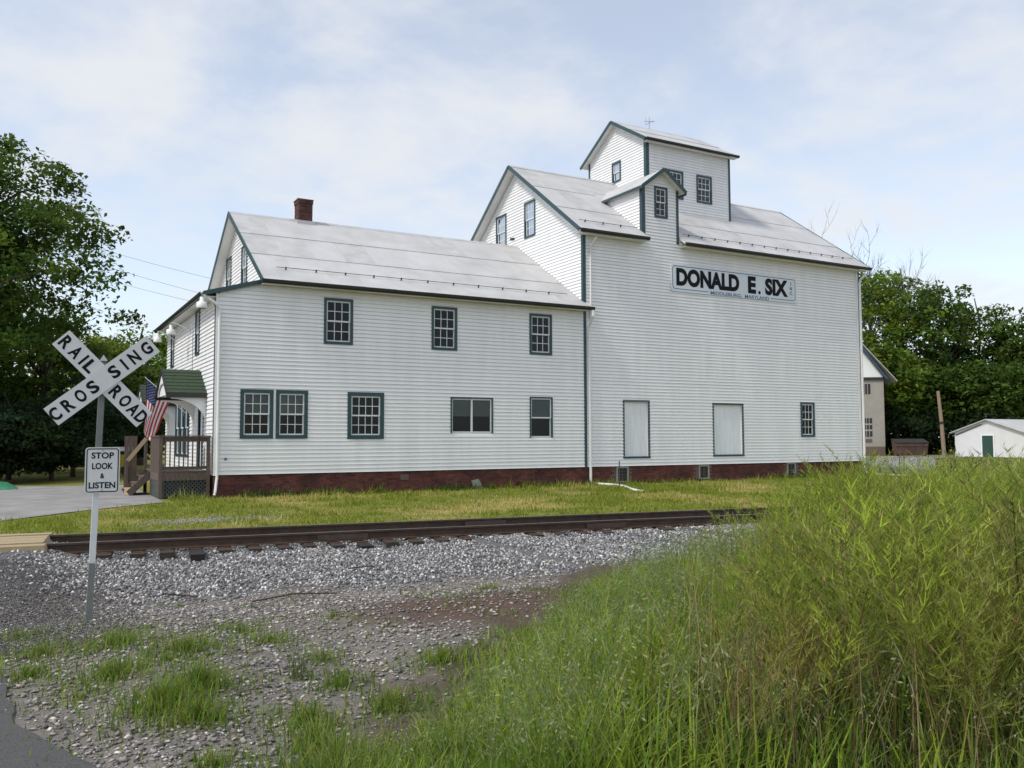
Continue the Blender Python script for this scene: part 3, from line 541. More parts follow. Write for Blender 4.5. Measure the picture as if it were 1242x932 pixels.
# made-up dark plates for an illegible mark on the mill gable, junction boxes
for i in range(3): mb = MB(); fbox(mb, GAB_M, 5.32+i*.13, 5.40+i*.13, 10.46+.02*i, 10.56+.02*i, .02, .06); mb.build('mark_plate', 'gutter', mill)
mb = MB(); fbox(mb, FRONT, .30, .36, 1.13, 1.20, .01, .06); mb.build('hose_tap', 'sign_blue', mill)
mb = MB(); fbox(mb, FF, 6.05, 6.35, .38, .56, .0, .03); mb.build('vent_patch', 'mortar', mill)
# electrical conduit on the office's left wall
pipe('conduit', [(-.035, 4.05, 5.6), (-.035, 4.05, 4.0)], .018, 'galvanised', 5)

# ---- entry canopies on the left wall
def canopy(yc, hw, zr, ze, out):
    cp = MB(); cp.extr([(0-.022, yc, zr-.07), (0-.022, yc-hw+.12, ze-.02), (0-.022, yc+hw-.12, ze-.02)], (-(out-.10), 0, 0)); c_ = cp.build('entry_canopy', 'white_paint', mill)
    sl = (zr-ze)/hw; ln = math.hypot(hw, zr-ze)
    for sgn in (-1, 1):
        nrow = 7
        n = Vector((0, sgn*sl, 1)).normalized()
        for j in range(nrow):
            v0, v1 = j/nrow, (j+1)/nrow; y0, y1 = yc+sgn*hw*(1-v0), yc+sgn*hw*(1-v1); z0_, z1_ = ze+(zr-ze)*v0, ze+(zr-ze)*v1
            mb = MB(); A = [Vector((-.005, y0, z0_)), Vector((-out, y0, z0_)), Vector((-out, y1, z1_)), Vector((-.005, y1, z1_))]
            mb.hexa([q+n*.0 for q in A]+[A[0]+n*.035, A[1]+n*.035, A[2]+n*.02, A[3]+n*.02]); mb.build('shingle_course', 'shingle', c_)
        mb = MB(); mb.beam((-.01, yc+sgn*(hw+.02), ze-.05), (-out-.02, yc+sgn*(hw+.02), ze-.05), .05, .16); mb.build('eave_board', 'gutter', c_)
        mb = MB(); mb.beam((-out-.012, yc+sgn*hw, ze-.01), (-out-.012, yc, zr-.01), .03, .10); mb.build('rake_board', 'gutter', c_)
        # curved bracket: quarter arch under the eave beam against the wall
        ys_ = yc+sgn*(hw-.16); arch = []
        for t in np.linspace(0, math.pi/2, 9): arch.append((-.03-(out-.18)*(1-math.cos(t))*1.0, ys_-.05, ze-.16-.80*(1-math.sin(t))))
        pts = [(-.03, ys_-.05, ze-.13), *[(x, y, z) for x, y, z in arch], (-(out-.15), ys_-.05, ze-.13)]
        mb = MB(); mb.extr(pts, (0, .10, 0)); mb.build('bracket', 'white_paint', c_)
    # arched gable trim
    arc = [(-out+.06, yc-(hw-.1), ze-.05)]+[(-out+.06, yc-(hw-.28)*math.cos(t), ze-.05+.42*math.sin(t)) for t in np.linspace(0, math.pi, 11)]+[(-out+.06, yc+(hw-.1), ze-.05), (-out+.06, yc, zr-.06)]
    for i in range(1, 11):
        tl = lambda q: (q[0], q[1], zr-.06-(zr-ze)*abs(q[1]-yc)/hw)
        mb = MB(); mb.extr([arc[i], arc[i+1], tl(arc[i+1]), tl(arc[i])], (-.04, 0, 0)); mb.build('gable_trim', 'white_paint', c_)
canopy(2.5, 1.28, 4.02, 3.20, 1.22); canopy(8.6, 1.1, 3.85, 3.15, 1.2)

# ------------------------------------------------------------------ signboard on the mill front
def text_parts(txt, size=1.0, offset=0.0):
    cu = bpy.data.curves.new('t', 'FONT'); cu.body = txt; cu.size = size; cu.offset = offset; cu.resolution_u = 4
    ob = bpy.data.objects.new('t', cu); C.objects.link(ob); dg = bpy.context.evaluated_depsgraph_get(); me = bpy.data.meshes.new_from_object(ob.evaluated_get(dg))
    v = np.array([tuple(q.co) for q in me.vertices]) if len(me.vertices) else np.zeros((0, 3)); f = [tuple(p.vertices) for p in me.polygons]
    bpy.data.objects.remove(ob); bpy.data.curves.remove(cu); bpy.data.meshes.remove(me); return v, f
def put_text(mb, txt, fr, a, z, wdt, hgt, d, off_=0.0, rot=0.0, skew=0.0):
    """text stretched to a box wdt x hgt centred on (a, z), turned by rot"""
    v, f = text_parts(txt, 1.0, off_); mn, mx_ = v.min(0), v.max(0); x = (v[:, 0]-(mn[0]+mx_[0])/2)/(mx_[0]-mn[0])*wdt; y = (v[:, 1]-(mn[1]+mx_[1])/2)/(mx_[1]-mn[1])*hgt
    c, s_ = math.cos(rot), math.sin(rot); b = len(mb.v)
    for i in range(len(v)): mb.v.append(tuple(fr.P(a+x[i]*c-y[i]*s_, z+x[i]*s_+y[i]*c, d)))
    mb.f += [tuple(b+i for i in q) for q in f]; mb.mi += [mb.cur]*len(f)
SX0, SX1, SZ0, SZ1 = 17.78, 24.92, 7.74, 8.86
sg = thing('sign_board', (21.4, -.06, 7.7), 'long pale blue signboard with bold black lettering high on the mill front', 'sign')
mb = MB(); fbox(mb, FRONT, SX0, SX1, SZ0, SZ1, .024, .065); mb.build('board', 'sign_white', sg)
def border(mb, fr, x0, x1, z0, z1, rr, t, d, gaps=()):
    pts = []
    for cx, cz, a0 in ((x1-rr, z1-rr, 0), (x0+rr, z1-rr, 90), (x0+rr, z0+rr, 180), (x1-rr, z0+rr, 270)):
        for k in range(6): q = R(a0+18*k); pts.append(((cx, cz), (math.cos(q), math.sin(q))))
    n = len(pts)
    for i in range(n):
        j = (i+1) % n; A = []
        for (c_, dr_), r_ in ((pts[i], rr), (pts[j], rr), (pts[j], rr-t), (pts[i], rr-t)): A.append((c_[0]+dr_[0]*r_, c_[1]+dr_[1]*r_))
        zmid = (A[0][1]+A[1][1])/2; x_a, x_b = sorted((A[0][0], A[1][0]))
        if gaps and zmid < (z0+z1)/2 and x_b-x_a > 1.0:
            for s0, s1 in ((x_a, gaps[0]), (gaps[1], x_b)): mb.poly([fr.P(s0, z0, d), fr.P(s1, z0, d), fr.P(s1, z0+t, d), fr.P(s0, z0+t, d)])
        else: mb.poly([fr.P(*q, d) for q in A])
mb = MB(); border(mb, FRONT, SX0+.06, SX1-.06, SZ0+.10, SZ1-.05, .14, .03, .068, (19.75, 23.35)); mb.build('border_line', 'sign_blue', sg)
mb = MB()
for txt, x0, x1 in (('DONALD', 18.04, 21.50), ('E', 22.0, 22.47), ('.', 22.59, 22.75), ('SIX', 23.01, 24.40)):
    if txt in ('E', 'SIX'): mb.build('lettering', 'sign_black', sg); mb = MB()
    if txt == '.': put_text(mb, txt, FRONT, (x0+x1)/2, 8.055, .15, .15, .069)
    else: put_text(mb, txt, FRONT, (x0+x1)/2, 8.355, x1-x0, .75, .069, 0.055)
mb.build('lettering', 'sign_black', sg); mb = MB()
for i, ch_ in enumerate('INC'): put_text(mb, ch_, FRONT, 24.585, 8.60-.215*i, .035 if ch_ == 'I' else .13, .155, .069, .025)
put_text(mb, '.', FRONT, 24.70, 8.11, .03, .03, .069); mb.build('lettering', 'sign_black', sg)
mb = MB(); put_text(mb, 'MIDDLEBURG,', FRONT, 20.75, 7.82, 1.76, .165, .069, .02); mb.build('lettering', 'sign_blue', sg)
mb = MB(); put_text(mb, 'MARYLAND', FRONT, 22.52, 7.83, 1.42, .155, .069, .02); mb.build('lettering', 'sign_blue', sg)

# ------------------------------------------------------------------ porch
PX, PY0, PY1, PZ = -1.48, 0.30, 4.2, 0.80
po = thing('porch', (-.75, 1.5, 0), 'weathered brown wooden entry porch with balusters, lattice skirt and steps beside the mill', 'porch')
nb = 9
for i in range(nb): y0 = PY0+(PY1-PY0)*i/nb; mb = MB(); mb.box(PX, -.06, y0+.004, PY0+(PY1-PY0)*(i+1)/nb-.004, PZ-.04, PZ); mb.build('deck_board', 'grey_wood', po)
mb = MB(); mb.box(PX-.03, -.07, PY0-.04, PY0, PZ-.27, PZ-.045); mb.build('rim_joist', 'grey_wood', po)
mb = MB(); mb.box(PX-.05, PX-.012, PY0, 2.2, PZ-.27, PZ-.045); mb.build('rim_joist', 'grey_wood', po)
for x, y in ((PX, PY0-.005), (-.12, PY0-.005), (PX, 2.2), (PX, 3.9)):
    mb = MB(); mb.box(x-.05, x+.05, y-.055, y+.045, -.1, 1.84); mb.build('post', 'grey_wood', po)
mb = MB(); mb.box(PX-.07, -.06, PY0-.09, PY0+.06, 1.842, 1.88); mb.build('hand_rail', 'grey_wood', po)
mb = MB(); mb.box(PX+.052, -.172, PY0-.03, PY0+.01, 1.70, 1.838); mb.build('rail_bar', 'grey_wood', po)
mb = MB(); mb.box(PX+.052, -.172, PY0-.03, PY0+.01, .86, .95); mb.build('rail_bar', 'grey_wood', po)
for i in range(9): x = PX+.13+i*.128; mb = MB(); mb.box(x-.018, x+.018, PY0-.062, PY0-.032, .84, 1.80); mb.build('baluster', 'grey_wood', po)
mb = MB(); mb.box(PX-.07, PX+.07, PY0+.062, 2.25, 1.843, 1.879); mb.build('hand_rail', 'grey_wood', po)
for i in range(13): y = PY0+.17+i*.148; mb = MB(); mb.box(PX-.045, PX-.020, y-.05, y+.05, .60, 1.84); mb.build('baluster', 'grey_wood', po)
mb = MB(); mb.box(-.24, -.19, PY0+.1, PY0+.16, .95, 1.52); mb.build('white_post', 'white_paint', po)
# lattice skirt (diagonal laths) and slatted side skirt
LF = Frame((0, PY0-.01, 0), (1, 0, 0), (0, -1, 0)); zl0, zl1 = -.02, PZ-.28; xl0, xl1 = PX+.06, -.18
for sgn in (1, -1):
    k = -8
    while k < 16:
        s0 = xl0+k*.118; pts = []
        # clip the 45 degree lath to the skirt rectangle
        if sgn > 0: a_, b_ = s0, s0+(zl1-zl0)
        else: a_, b_ = s0+(zl1-zl0), s0
        za, zb = zl0, zl1
        if a_ == b_: pass
        def cl(x): t = (x-a_)/(b_-a_); return za+(zb-za)*t
        xa, xb = min(max(a_, xl0), xl1), min(max(b_, xl0), xl1)
        if abs(xa-xb) > .03:
            mb = MB(); d_ = .004 if sgn > 0 else .014; mb.beam(LF.P(xa, cl(xa), d_), LF.P(xb, cl(xb), d_), .008, .036, (0, -1, 0) if False else (0, 0, 1)); mb.build('lath', 'lattice', po)
        k += 1
mb = MB(); mb.box(xl0, xl1, PY0+.25, PY0+.27, zl0, zl1); mb.build('painted_shadow', 'tie_end', po)  # added black board, paints the shade under the deck behind the laths
mb = MB(); fbox(mb, LF, xl0-.01, xl1+.01, zl0-.04, zl0+.01, .015, .03); fbox(mb, LF, xl0-.01, xl0+.05, zl0+.01, zl1, .0151, .03); mb.build('skirt_frame', 'lattice', po)
for i in range(8): z = -.03+i*.07; mb = MB(); mb.box(PX-.035, PX-.015, PY0+.05, 2.15, z, z+.058); mb.build('skirt_slat', 'slat_skirt', po)
# steps going down to the left
for i in range(3):
    x1_ = PX-.02-i*.21; zt = PZ-.20*(i+1); m_ = 'new_wood' if i == 2 else 'grey_wood'
    mb = MB(); mb.box(x1_-.23, x1_, 2.35, 3.75, zt-.04, zt); mb.build('step', m_, po)
    mb = MB(); mb.box(x1_-.21, x1_-.19, 2.36, 3.74, zt-.20, zt-.042); mb.build('riser', m_, po)
for y in (2.30, 3.80): mb = MB(); mb.beam((PX, y, PZ-.10), (PX-.66, y, .06), .04, .20); mb.build('stringer', 'grey_wood', po)
for y in (3.82,):
    mb = MB(); mb.beam((PX, y, 1.80), (PX-.56, y, 1.06), .04, .12); mb.build('stair_rail', 'grey_wood' if y < 3 else 'new_wood', po)
    mb = MB(); mb.box(PX-.62, PX-.54, y-.045, y+.045, -.05, 1.08); mb.build('post', 'grey_wood', po)
# tall plank screen on the far side of the steps
for i in range(3): x = PX-.59+i*.13; mb = MB(); mb.box(x-.062, x+.060, 3.90, 3.925, -.02, 1.88); mb.build('screen_board', 'grey_wood', po)

# ------------------------------------------------------------------ flag, lamps, aerial, wires
fl = thing('flag', (-.9, 5, 2.2), 'striped flag with starred blue corner hanging from an angled pole by the porch', 'flag')
TIP, BASE = Vector((-1.40, 5.0, 3.90)), Vector((-.03, 5.0, 2.66))
mb = MB(); mb.tube([BASE, TIP+(TIP-BASE).normalized()*.05], .014, 6); mb.build('flagpole', 'white_paint', fl)
hd = (BASE-TIP).normalized(); nH, nF = 13, 26; H_, F_ = 1.08, 1.75
def fp(i, j, e=0.0):
    t = i/nH*H_; s_ = j/nF; p = TIP+hd*(t+.03)
    # the cloth falls from the pole and gathers towards the tip side
    y = .10*math.sin(s_*5+i*.55)*s_+.05*math.sin(i*1.1)*s_ + e; x = -t*s_*.72*abs(hd.x)+.04*math.sin(3*s_+i*.4)*s_-.06*s_
    return p+Vector((x, y, -F_*s_*(1-.10*t)))
mb = MB()
for i in range(nH):
    for j in range(nF):
        mb.cur = 2 if (i < 7 and j < 10) else (0 if i % 2 == 0 else 1); mb.poly([fp(i, j), fp(i+1, j), fp(i+1, j+1), fp(i, j+1)])
o = mb.build('cloth', ['flag_red', 'flag_white', 'flag_blue'], fl)
mb = MB()
for r_ in range(9):
    for c in range(6 if r_ % 2 == 0 else 5):
        i = (r_+1)*7/10; j = (c+.85+(.5 if r_ % 2 else 0))*10/6.6
        for e in (-.004, .004):
            q = fp(i, j, e); star = []
            for k in range(10): rr = .020 if k % 2 == 0 else .009; star.append(q+hd*(rr*math.cos(k*math.pi/5))+Vector((0, 0, rr*math.sin(k*math.pi/5))))
            mb.poly(star)
tag(mb.build('stars', 'flag_white', fl), kind='stuff')
LAMP = [((-.03, .10, 5.86), (-.52, -.45, 5.80), 'white gooseneck barn lamp at the front corner of the mill, nearest the camera'),
        ((-.03, 4.5, 5.52), (-.62, 5.0, 5.58), 'white gooseneck barn lamp midway along the office side wall'),
        ((-.03, 8.0, 5.55), (-.62, 8.5, 5.66), 'white gooseneck barn lamp at the far end of the office side wall')]
for b, e, lb in LAMP:
    t = thing('wall_lamp', b, lb, 'lamp', 'gooseneck lamps on the office side wall'); b, e = Vector(b), Vector(e)
    mb = MB(); mb.tube([b, b+(e-b)*.35+Vector((0, 0, .16)), b+(e-b)*.75+Vector((0, 0, .28)), e+Vector((0, 0, .30)), e+Vector((0, 0, .18))], .016, 6); mb.build('arm', 'lamp_metal', t)
    prof = [(.03, .22), (.055, .20), (.065, .08), (.15, .05), (.155, -.12), (.15, -.13), (.14, .04), (.02, .07)]; mb = MB(); n = 14; vs = []
    for r_, z in prof: vs.append([len(mb.v)+k for k in range(n)]); mb.v += [(e.x+r_*math.cos(2*math.pi*k/n), e.y+r_*math.sin(2*math.pi*k/n), e.z+z) for k in range(n)]
    for A, B in zip(vs[:-1], vs[1:]):
        for k in range(n): mb.f.append((A[k], A[(k+1) % n], B[(k+1) % n], B[k])); mb.mi.append(0)
    mb.f.append(tuple(vs[0])); mb.mi.append(0); mb.build('shade', 'white_paint', t, smooth=True)
    mb = MB(); mb.box(b.x-.01, b.x+.03, b.y-.05, b.y+.05, b.z-.06, b.z+.06); mb.build('base_plate', 'lamp_metal', t)
ae = thing('roof_aerial', (20.72, TR, zt_(TR)), 'small metal weather vane standing on the tower ridge', 'weather vane'); z0 = zt_(TR)
mb = MB(); mb.tube([(20.72, TR, z0-.05), (20.72, TR, z0+.62)], .014, 5); mb.build('mast', 'galvanised', ae)
mb = MB(); mb.tube([(20.40, TR, z0+.36), (21.02, TR-.05, z0+.42)], .012, 5); mb.build('arm', 'galvanised', ae)
mb = MB(); mb.tube([(20.42, TR-.1, z0+.22), (20.44, TR-.05, z0+.52)], .016, 5); mb.build('arm', 'galvanised', ae)
mb = MB(); mb.tube([(20.70, TR-.3, z0+.33), (20.74, TR+.3, z0+.33)], .012, 5); mb.build('arm', 'galvanised', ae)
for i, (p0, p1, lb) in enumerate((((18.56, 41.16, 12.56), (-3.34, 67.71, 21.97), 'topmost of the three thin overhead wires left of the office roof'),
        ((18.61, 41.25, 10.94), (-3.3, 67.8, 20.52), 'middle of the three thin overhead wires left of the office roof'),
        ((18.62, 41.28, 10.47), (-3.26, 67.88, 19.08), 'lowest of the three thin overhead wires left of the office roof'))):
    a_, b_ = Vector(p0), Vector(p1); pts = [a_+(b_-a_)*t+Vector((0, 0, -.5*t*(1-t)*4)) for t in np.linspace(0, 1, 18)]
    mb = MB(); mb.tube(pts, .013, 4); tag(mb.build('overhead_wire', 'cable'), lb, 'wire', 'overhead wires')

# ------------------------------------------------------------------ crossing sign
cs = thing('railroad_crossing_sign', (-4.35, -17.05, -.16), 'white crossbuck railroad crossing sign on a thin metal post beside the road', 'sign')
SF = Frame((0, -17.10, 0), (1, 0, 0), (0, -1, 0)); ccx, ccz = -4.335, 2.395; tl = .022
mb = MB(); lean = lambda z: -4.405+.027*(z-.0)
for z0_, z1_, m_ in ((-.35, .42, 'post_base'), (.42, 1.30, 'post_lit'), (1.30, 2.60, 'post_base')):  # pale middle stretch has the light on the post put into its colour
    mb = MB(); wv = .031; mb.beam((lean(z0_), -17.045, z0_), (lean(z1_), -17.045, z1_), wv*2, .05, (0, 1, 0)); mb.build('post', m_, cs)
mb = MB(); q = lean(2.6); mb.v += [(q-.04, -17.085, 2.60), (q+.04, -17.085, 2.60), (q+.04, -17.005, 2.60), (q-.04, -17.005, 2.60), (q, -17.045, 2.67)]; mb.f += [(3, 2, 1, 0), (0, 1, 4), (1, 2, 4), (2, 3, 4), (3, 0, 4)]; mb.mi += [0]*5; mb.build('post_cap', 'galvanised', cs)
def blade(ang, ln, d, txt):
    c, s_ = math.cos(ang), math.sin(ang); hw = .113; mb = MB(); P_ = []
    for dd in (d, d+.006):
        for x, y in ((-ln/2, -hw), (ln/2, -hw), (ln/2, hw), (-ln/2, hw)): P_.append(SF.P(ccx+x*c-y*s_, ccz+x*s_+y*c, dd))
    mb.hexa(P_); b = mb.build('sign_blade', 'traffic_white', cs); t_ = MB()
    for ch_, r_ in txt:
        if r_ > 0 and txt[txt.index((ch_, r_))-1][1] < 0: t_.build('lettering', 'sign_black', b); t_ = MB()
        put_text(t_, ch_, SF, ccx+r_*c, ccz+r_*s_, .026 if ch_ == 'I' else .102, .140, d+.0075, .035, ang)
    t_.build('lettering', 'sign_black', b)
    return b
blade(R(40.0), 1.29, .020, [('C', -.595), ('R', -.44), ('O', -.285), ('S', -.135), ('S', .135), ('I', .265), ('N', .395), ('G', .555)])
blade(R(-46.0), 1.22, .010, [('R', -.535), ('A', -.395), ('I', -.285), ('L', -.19), ('R', .185), ('O', .32), ('A', .445), ('D', .56)])
px0, px1, pz0, pz1 = -4.492, -4.150, 1.165, 1.660; rr = .035; pts = []
for cx_, cz_, a0 in ((px1-rr, pz1-rr, 0), (px0+rr, pz1-rr, 90), (px0+rr, pz0+rr, 180), (px1-rr, pz0+rr, 270)):
    for k in range(5): pts.append(SF.P(cx_+rr*math.cos(R(a0+22.5*k)), cz_+rr*math.sin(R(a0+22.5*k)), .004))
mb = MB(); mb.extr(pts, (0, -.004, 0)); pl = mb.build('sign_plate', 'traffic_white', cs)
mb = MB(); border(mb, SF, px0+.012, px1-.012, pz0+.012, pz1-.012, .028, .011, .0095); mb.build('border_line', 'sign_black', pl)
mb = MB()
for txt, z, wd in (('STOP', 1.572, .222), ('LOOK', 1.458, .205), ('&', 1.352, .042), ('LISTEN', 1.252, .262)): put_text(mb, txt, SF, -4.321, z, wd, .068 if txt != '&' else .055, .0095, .03); mb.build('lettering', 'sign_black', pl); mb = MB()
for x, z in ((-4.321, 1.625), (-4.321, 1.196)): mb = MB(); fbox(mb, SF, x-.007, x+.007, z-.007, z+.007, .0096, .015); mb.build('bolt', 'galvanised', pl)

# ------------------------------------------------------------------ railway track
tk = thing('railway_track', (2, -11.5, -.2), 'dark rusty railway track on half-buried timber ties in front of the mill', 'track')
TD = Vector((.9907, -.1358, 0)); TN = Vector((.1358, .9907, 0)); T0 = Vector((0, -11.33, 0))
def tp(s_, v, z): q = T0+TD*s_+TN*v; return Vector((q.x, q.y, z))
prof = [(-.070, -.175), (.070, -.175), (.070, -.163), (.012, -.148), (.009, -.045), (.036, -.036), (.036, -.003), (.030, 0), (-.030, 0), (-.036, -.003), (-.036, -.036), (-.009, -.045), (-.012, -.148), (-.070, -.163)]
for v in (-.036, 1.472):
    mb = MB(); mb.extr([tp(-35, v+a_, z) for a_, z in prof], TD*115); rl = mb.build('rail', 'rail_rust', tk)
    mb = MB(); mb.box(-.5, .5, 0, .1, 0, .1); mb = MB(); mb.extr([tp(-35, v+a_, z) for a_, z in ((-.030, .0), (.030, .0), (.026, .0025), (-.026, .0025))], TD*115); mb.build('running_surface', 'rail_head', rl)
    for s_ in ((-.2, 5.4) if v < 0 else (3.2,)):
        mb = MB(); mb.extr([tp(s_, v-.036, -.05), tp(s_, v-.036, -.14), tp(s_, v-.052, -.15), tp(s_, v-.046, -.05)], TD*.95); mb.build('joint_bar', 'rail_joint', rl)
random.seed(21)
s_ = -4.3; k = 0; TIES = []
while s_ < 13:
    out = random.choice([.40, .44, .48, .52, .72, .5]); out = .95 if abs(s_+2.55) < .26 else (.80 if abs(s_-.45) < .26 else out); hgt = random.uniform(-.205, -.19); sk = random.uniform(-.03, .03)
    mb = MB(); w_ = .115; A = [tp(s_-w_+sk, -out, hgt-.17), tp(s_+w_+sk, -out, hgt-.17), tp(s_+w_-sk, 1.95, hgt-.17), tp(s_-w_-sk, 1.95, hgt-.17)]
    mb.hexa(A+[q+Vector((0, 0, .17)) for q in A]); t_ = mb.build('tie', 'tie_wood' if out < .7 else 'tie_end', tk); TIES.append((s_, out))
    for v in (-.036, 1.472):
        mb = MB(); A = [tp(s_-.09, v-.15, hgt-.002), tp(s_+.09, v-.15, hgt-.002), tp(s_+.09, v+.15, hgt-.002), tp(s_-.09, v+.15, hgt-.002)]; mb.hexa(A+[q+Vector((0, 0, .014)) for q in A]); mb.build('tie_plate', 'rust', t_)
        mb = MB(); q = tp(s_+.05, v-.10, hgt); mb.box(q.x-.012, q.x+.012, q.y-.012, q.y+.012, q.z, q.z+.045); mb.build('spike', 'rust', t_)
    s_ += .50+random.uniform(-.04, .04)
cp = thing('crossing_panel', (-5.5, -10, 0), 'tan timber plank panel of the level crossing at the track', 'crossing')
for v0, v1, e in ((-.42, -.085, -4.62), (.09, .50, -4.70), (.515, .94, -4.72), (.955, 1.36, -4.74), (1.53, 1.86, -4.74)):
    mb = MB(); A = [tp(-12, v0, -.19), tp(e/.9907, v0, -.19), tp(e/.9907, v1, -.19), tp(-12, v1, -.19)]; B_ = [tp(-12, v0+.01, .012), tp(e/.9907-.05, v0+.01, .012), tp(e/.9907-.05, v1-.01, .012), tp(-12, v1-.01, .012)]; mb.hexa(A+B_); mb.build('plank', 'plank_tan', cp)

# ------------------------------------------------------------------ things beyond the mill
bb = thing('block_building', (66, 31, 0), 'tall grey block building with a steep gable half hidden behind the mill', 'building')
# its gable faces the camera; local frame turned to the viewer
bu = Vector((.80, -.60, 0)); bn = Vector((-.60, -.80, 0)); BO = Vector((67.35, 30.65, 0)); BF = Frame(BO, bu, bn); bw0, bw1, bz = -5.5, 2.05, 7.5
def bp(a_, z, d): return BF.P(a_, z, d)
mb = MB(); fbox(mb, BF, bw0, bw1, 0.9, bz, -9, 0); mb.build('wall', 'block_wall', bb)
mb = MB(); fbox(mb, BF, bw0+.02, bw1-.02, -.3, 0.9, -8.9, .0); mb.build('foundation', 'mortar', bb)
bm_ = (bw0+bw1)/2; bap = bz+5.4
mb = MB(); mb.extr([bp(bw0, bz+.25, 0.02), bp(bw1+.0, bz+.25, 0.02), bp(bm_, bap, 0.02)], bn*-.1); mb.build('gable', 'vinyl', bb)
mb = MB(); mb.beam(bp(bw1+.25, bz+.05, .35), bp(bm_, bap+.1, .35), .10, .22); mb.build('rake_board', 'barn_blue', bb)
mb = MB(); mb.beam(bp(bw0-.25, bz+.05, .35), bp(bm_, bap+.1, .35), .10, .22); mb.build('rake_board', 'barn_blue', bb)
mb = MB(); mb.beam(bp(bw0-.2, bz+.1, .06), bp(bw1+.3, bz+.1, .06), .15, .28); mb.build('frieze', 'gutter', bb)
for a_ in (bw1+1.2, bw0-1.2):
    mb = MB(); z_ = bz-.12; A = [bp(a_, z_, .42), bp(bm_, bap+.28, .42), bp(bm_, bap+.28, -9.2), bp(a_, z_, -9.2)]; mb.hexa([q-Vector((0, 0, .1)) for q in A]+A); mb.build('roof', 'roof_metal', bb)
for z0_, z1_, a0, cols_, rows_ in ((6.1, 7.1, -.02, 3, 1), (1.9, 3.7, .05, 3, 3)):
    mb = MB(); fbox(mb, BF, a0, a0+.8, z0_, z1_, 0, .03); wb = mb.build('window', 'room_dark', bb)
    for c in range(1, cols_): x = a0+.8*c/cols_; mb = MB(); fbox(mb, BF, x-.03, x+.03, z0_, z1_, .031, .05); mb.build('bar', 'block_wall', wb)
    for r_ in range(1, rows_): z = z0_+(z1_-z0_)*r_/rows_; mb = MB(); fbox(mb, BF, a0, a0+.8, z-.08, z+.08, .033, .052); mb.build('bar', 'block_wall', wb)
mb = MB(); fbox(mb, BF, .1, .8, 1.35, 1.65, 0, .05); mb.build('sill_patch', 'mortar', bb)
sd = thing('garden_shed', (74, 21, 0), 'low white gabled shed with a dark green door in front of the trees', 'shed')
su = Vector((.035, -.9994, 0)); sn = Vector((-.9994, -.035, 0)); SO = Vector((70.4, 23.0, 0)); SH = Frame(SO, su, sn); wS, hS, aS, dS = 6.3, 2.25, 3.35, 9.0
# the side wall runs back to the right
mb = MB(); mb.extr([SH.P(0, -.2), SH.P(wS, -.2), SH.P(wS, hS), SH.P(wS*.49, aS), SH.P(0, hS)], sn*-dS); mb.build('wall', 'shed_white', sd)
sw_ = Frame(SH.P(wS, 0)+su*.012, -sn+su*.0, su); mb = MB(); fbox(mb, sw_, .02, dS, -.2, hS-.05, 0, .02); mb.build('side_wall', 'shed_side', sd)
for a0, a1 in ((-.35, wS*.49), (wS*.49, wS+.35)):
    f_ = lambda a_: hS+(aS-hS)*(1-abs(a_-wS*.49)/(wS*.5))+.06; A = [SH.P(a0, f_(a0), .3), SH.P(a1, f_(a1), .3), SH.P(a1, f_(a1), -dS-.3), SH.P(a0, f_(a0), -dS-.3)]; mb = MB(); mb.hexa([q-Vector((0, 0, .07)) for q in A]+A); mb.build('roof', 'roof_metal', sd)
mb = MB(); fbox(mb, SH, 2.6, 3.6, -.05, 1.92, 0.01, .05); dn = mb.build('door', 'door_green', sd)
mb = MB(); fbox(mb, SH, 2.48, 2.6, -.05, 2.02, 0.01, .07); fbox(mb, SH, 3.6, 3.72, -.05, 2.02, .01, .07); fbox(mb, SH, 2.6, 3.6, 1.92, 2.02, .01, .07); mb.build('door_frame', 'white_paint', sd)
mb = MB(); fbox(mb, sw_, 1.2, 2.2, 1.0, 1.8, .021, .05); mb.build('window', 'room_dark', sd)
mb = MB(); mb.beam(SH.P(.15, 2.0, .06), SH.P(2.6, 2.95, .06), .03, .06); mb.build('brace', 'gutter', sd)
du = thing('dumpster', (68, 26, 0), 'rusty brown metal dumpster standing between block building and pole', 'dumpster')
DO = Vector((68.0, 27.6, 0)); DF = Frame(DO, Vector((.777, -.629, 0)), Vector((-.629, -.777, 0)))
mb = MB(); mb.hexa([DF.P(0, .15, .7), DF.P(2.7, .15, .7), DF.P(2.7, .15, -.7), DF.P(0, .15, -.7), DF.P(-.12, 1.25, .85), DF.P(2.8, 1.25, .85), DF.P(2.8, 1.6, -.85), DF.P(-.12, 1.6, -.85)]); mb.build('bin', 'dumpster', du)
for a_ in (.4, 1.0, 1.6, 2.2): mb = MB(); mb.beam(DF.P(a_, .2, .72), DF.P(a_, 1.2, .86), .08, .06, (1, 0, 0)); mb.build('rib', 'dumpster', du)
mb = MB(); mb.hexa([DF.P(-.15, 1.26, .9), DF.P(2.85, 1.26, .9), DF.P(2.85, 1.61, -.9), DF.P(-.15, 1.61, -.9), DF.P(-.15, 1.31, .9), DF.P(2.85, 1.31, .9), DF.P(2.85, 1.66, -.9), DF.P(-.15, 1.66, -.9)]); mb.build('lid', 'tyre', du)
mb = MB(); fbox(mb, DF, -.05, 2.75, .95, 1.05, .78, .86); mb.build('band', 'rust', du)
for a_ in (.2, 2.5): mb = MB(); fbox(mb, DF, a_-.1, a_+.1, 0, .16, .3, .5); mb.build('foot', 'tyre', du)
up_ = thing('wooden_pole', (70, 23.2, 0), 'short bare wooden pole standing beside the white shed', 'pole')
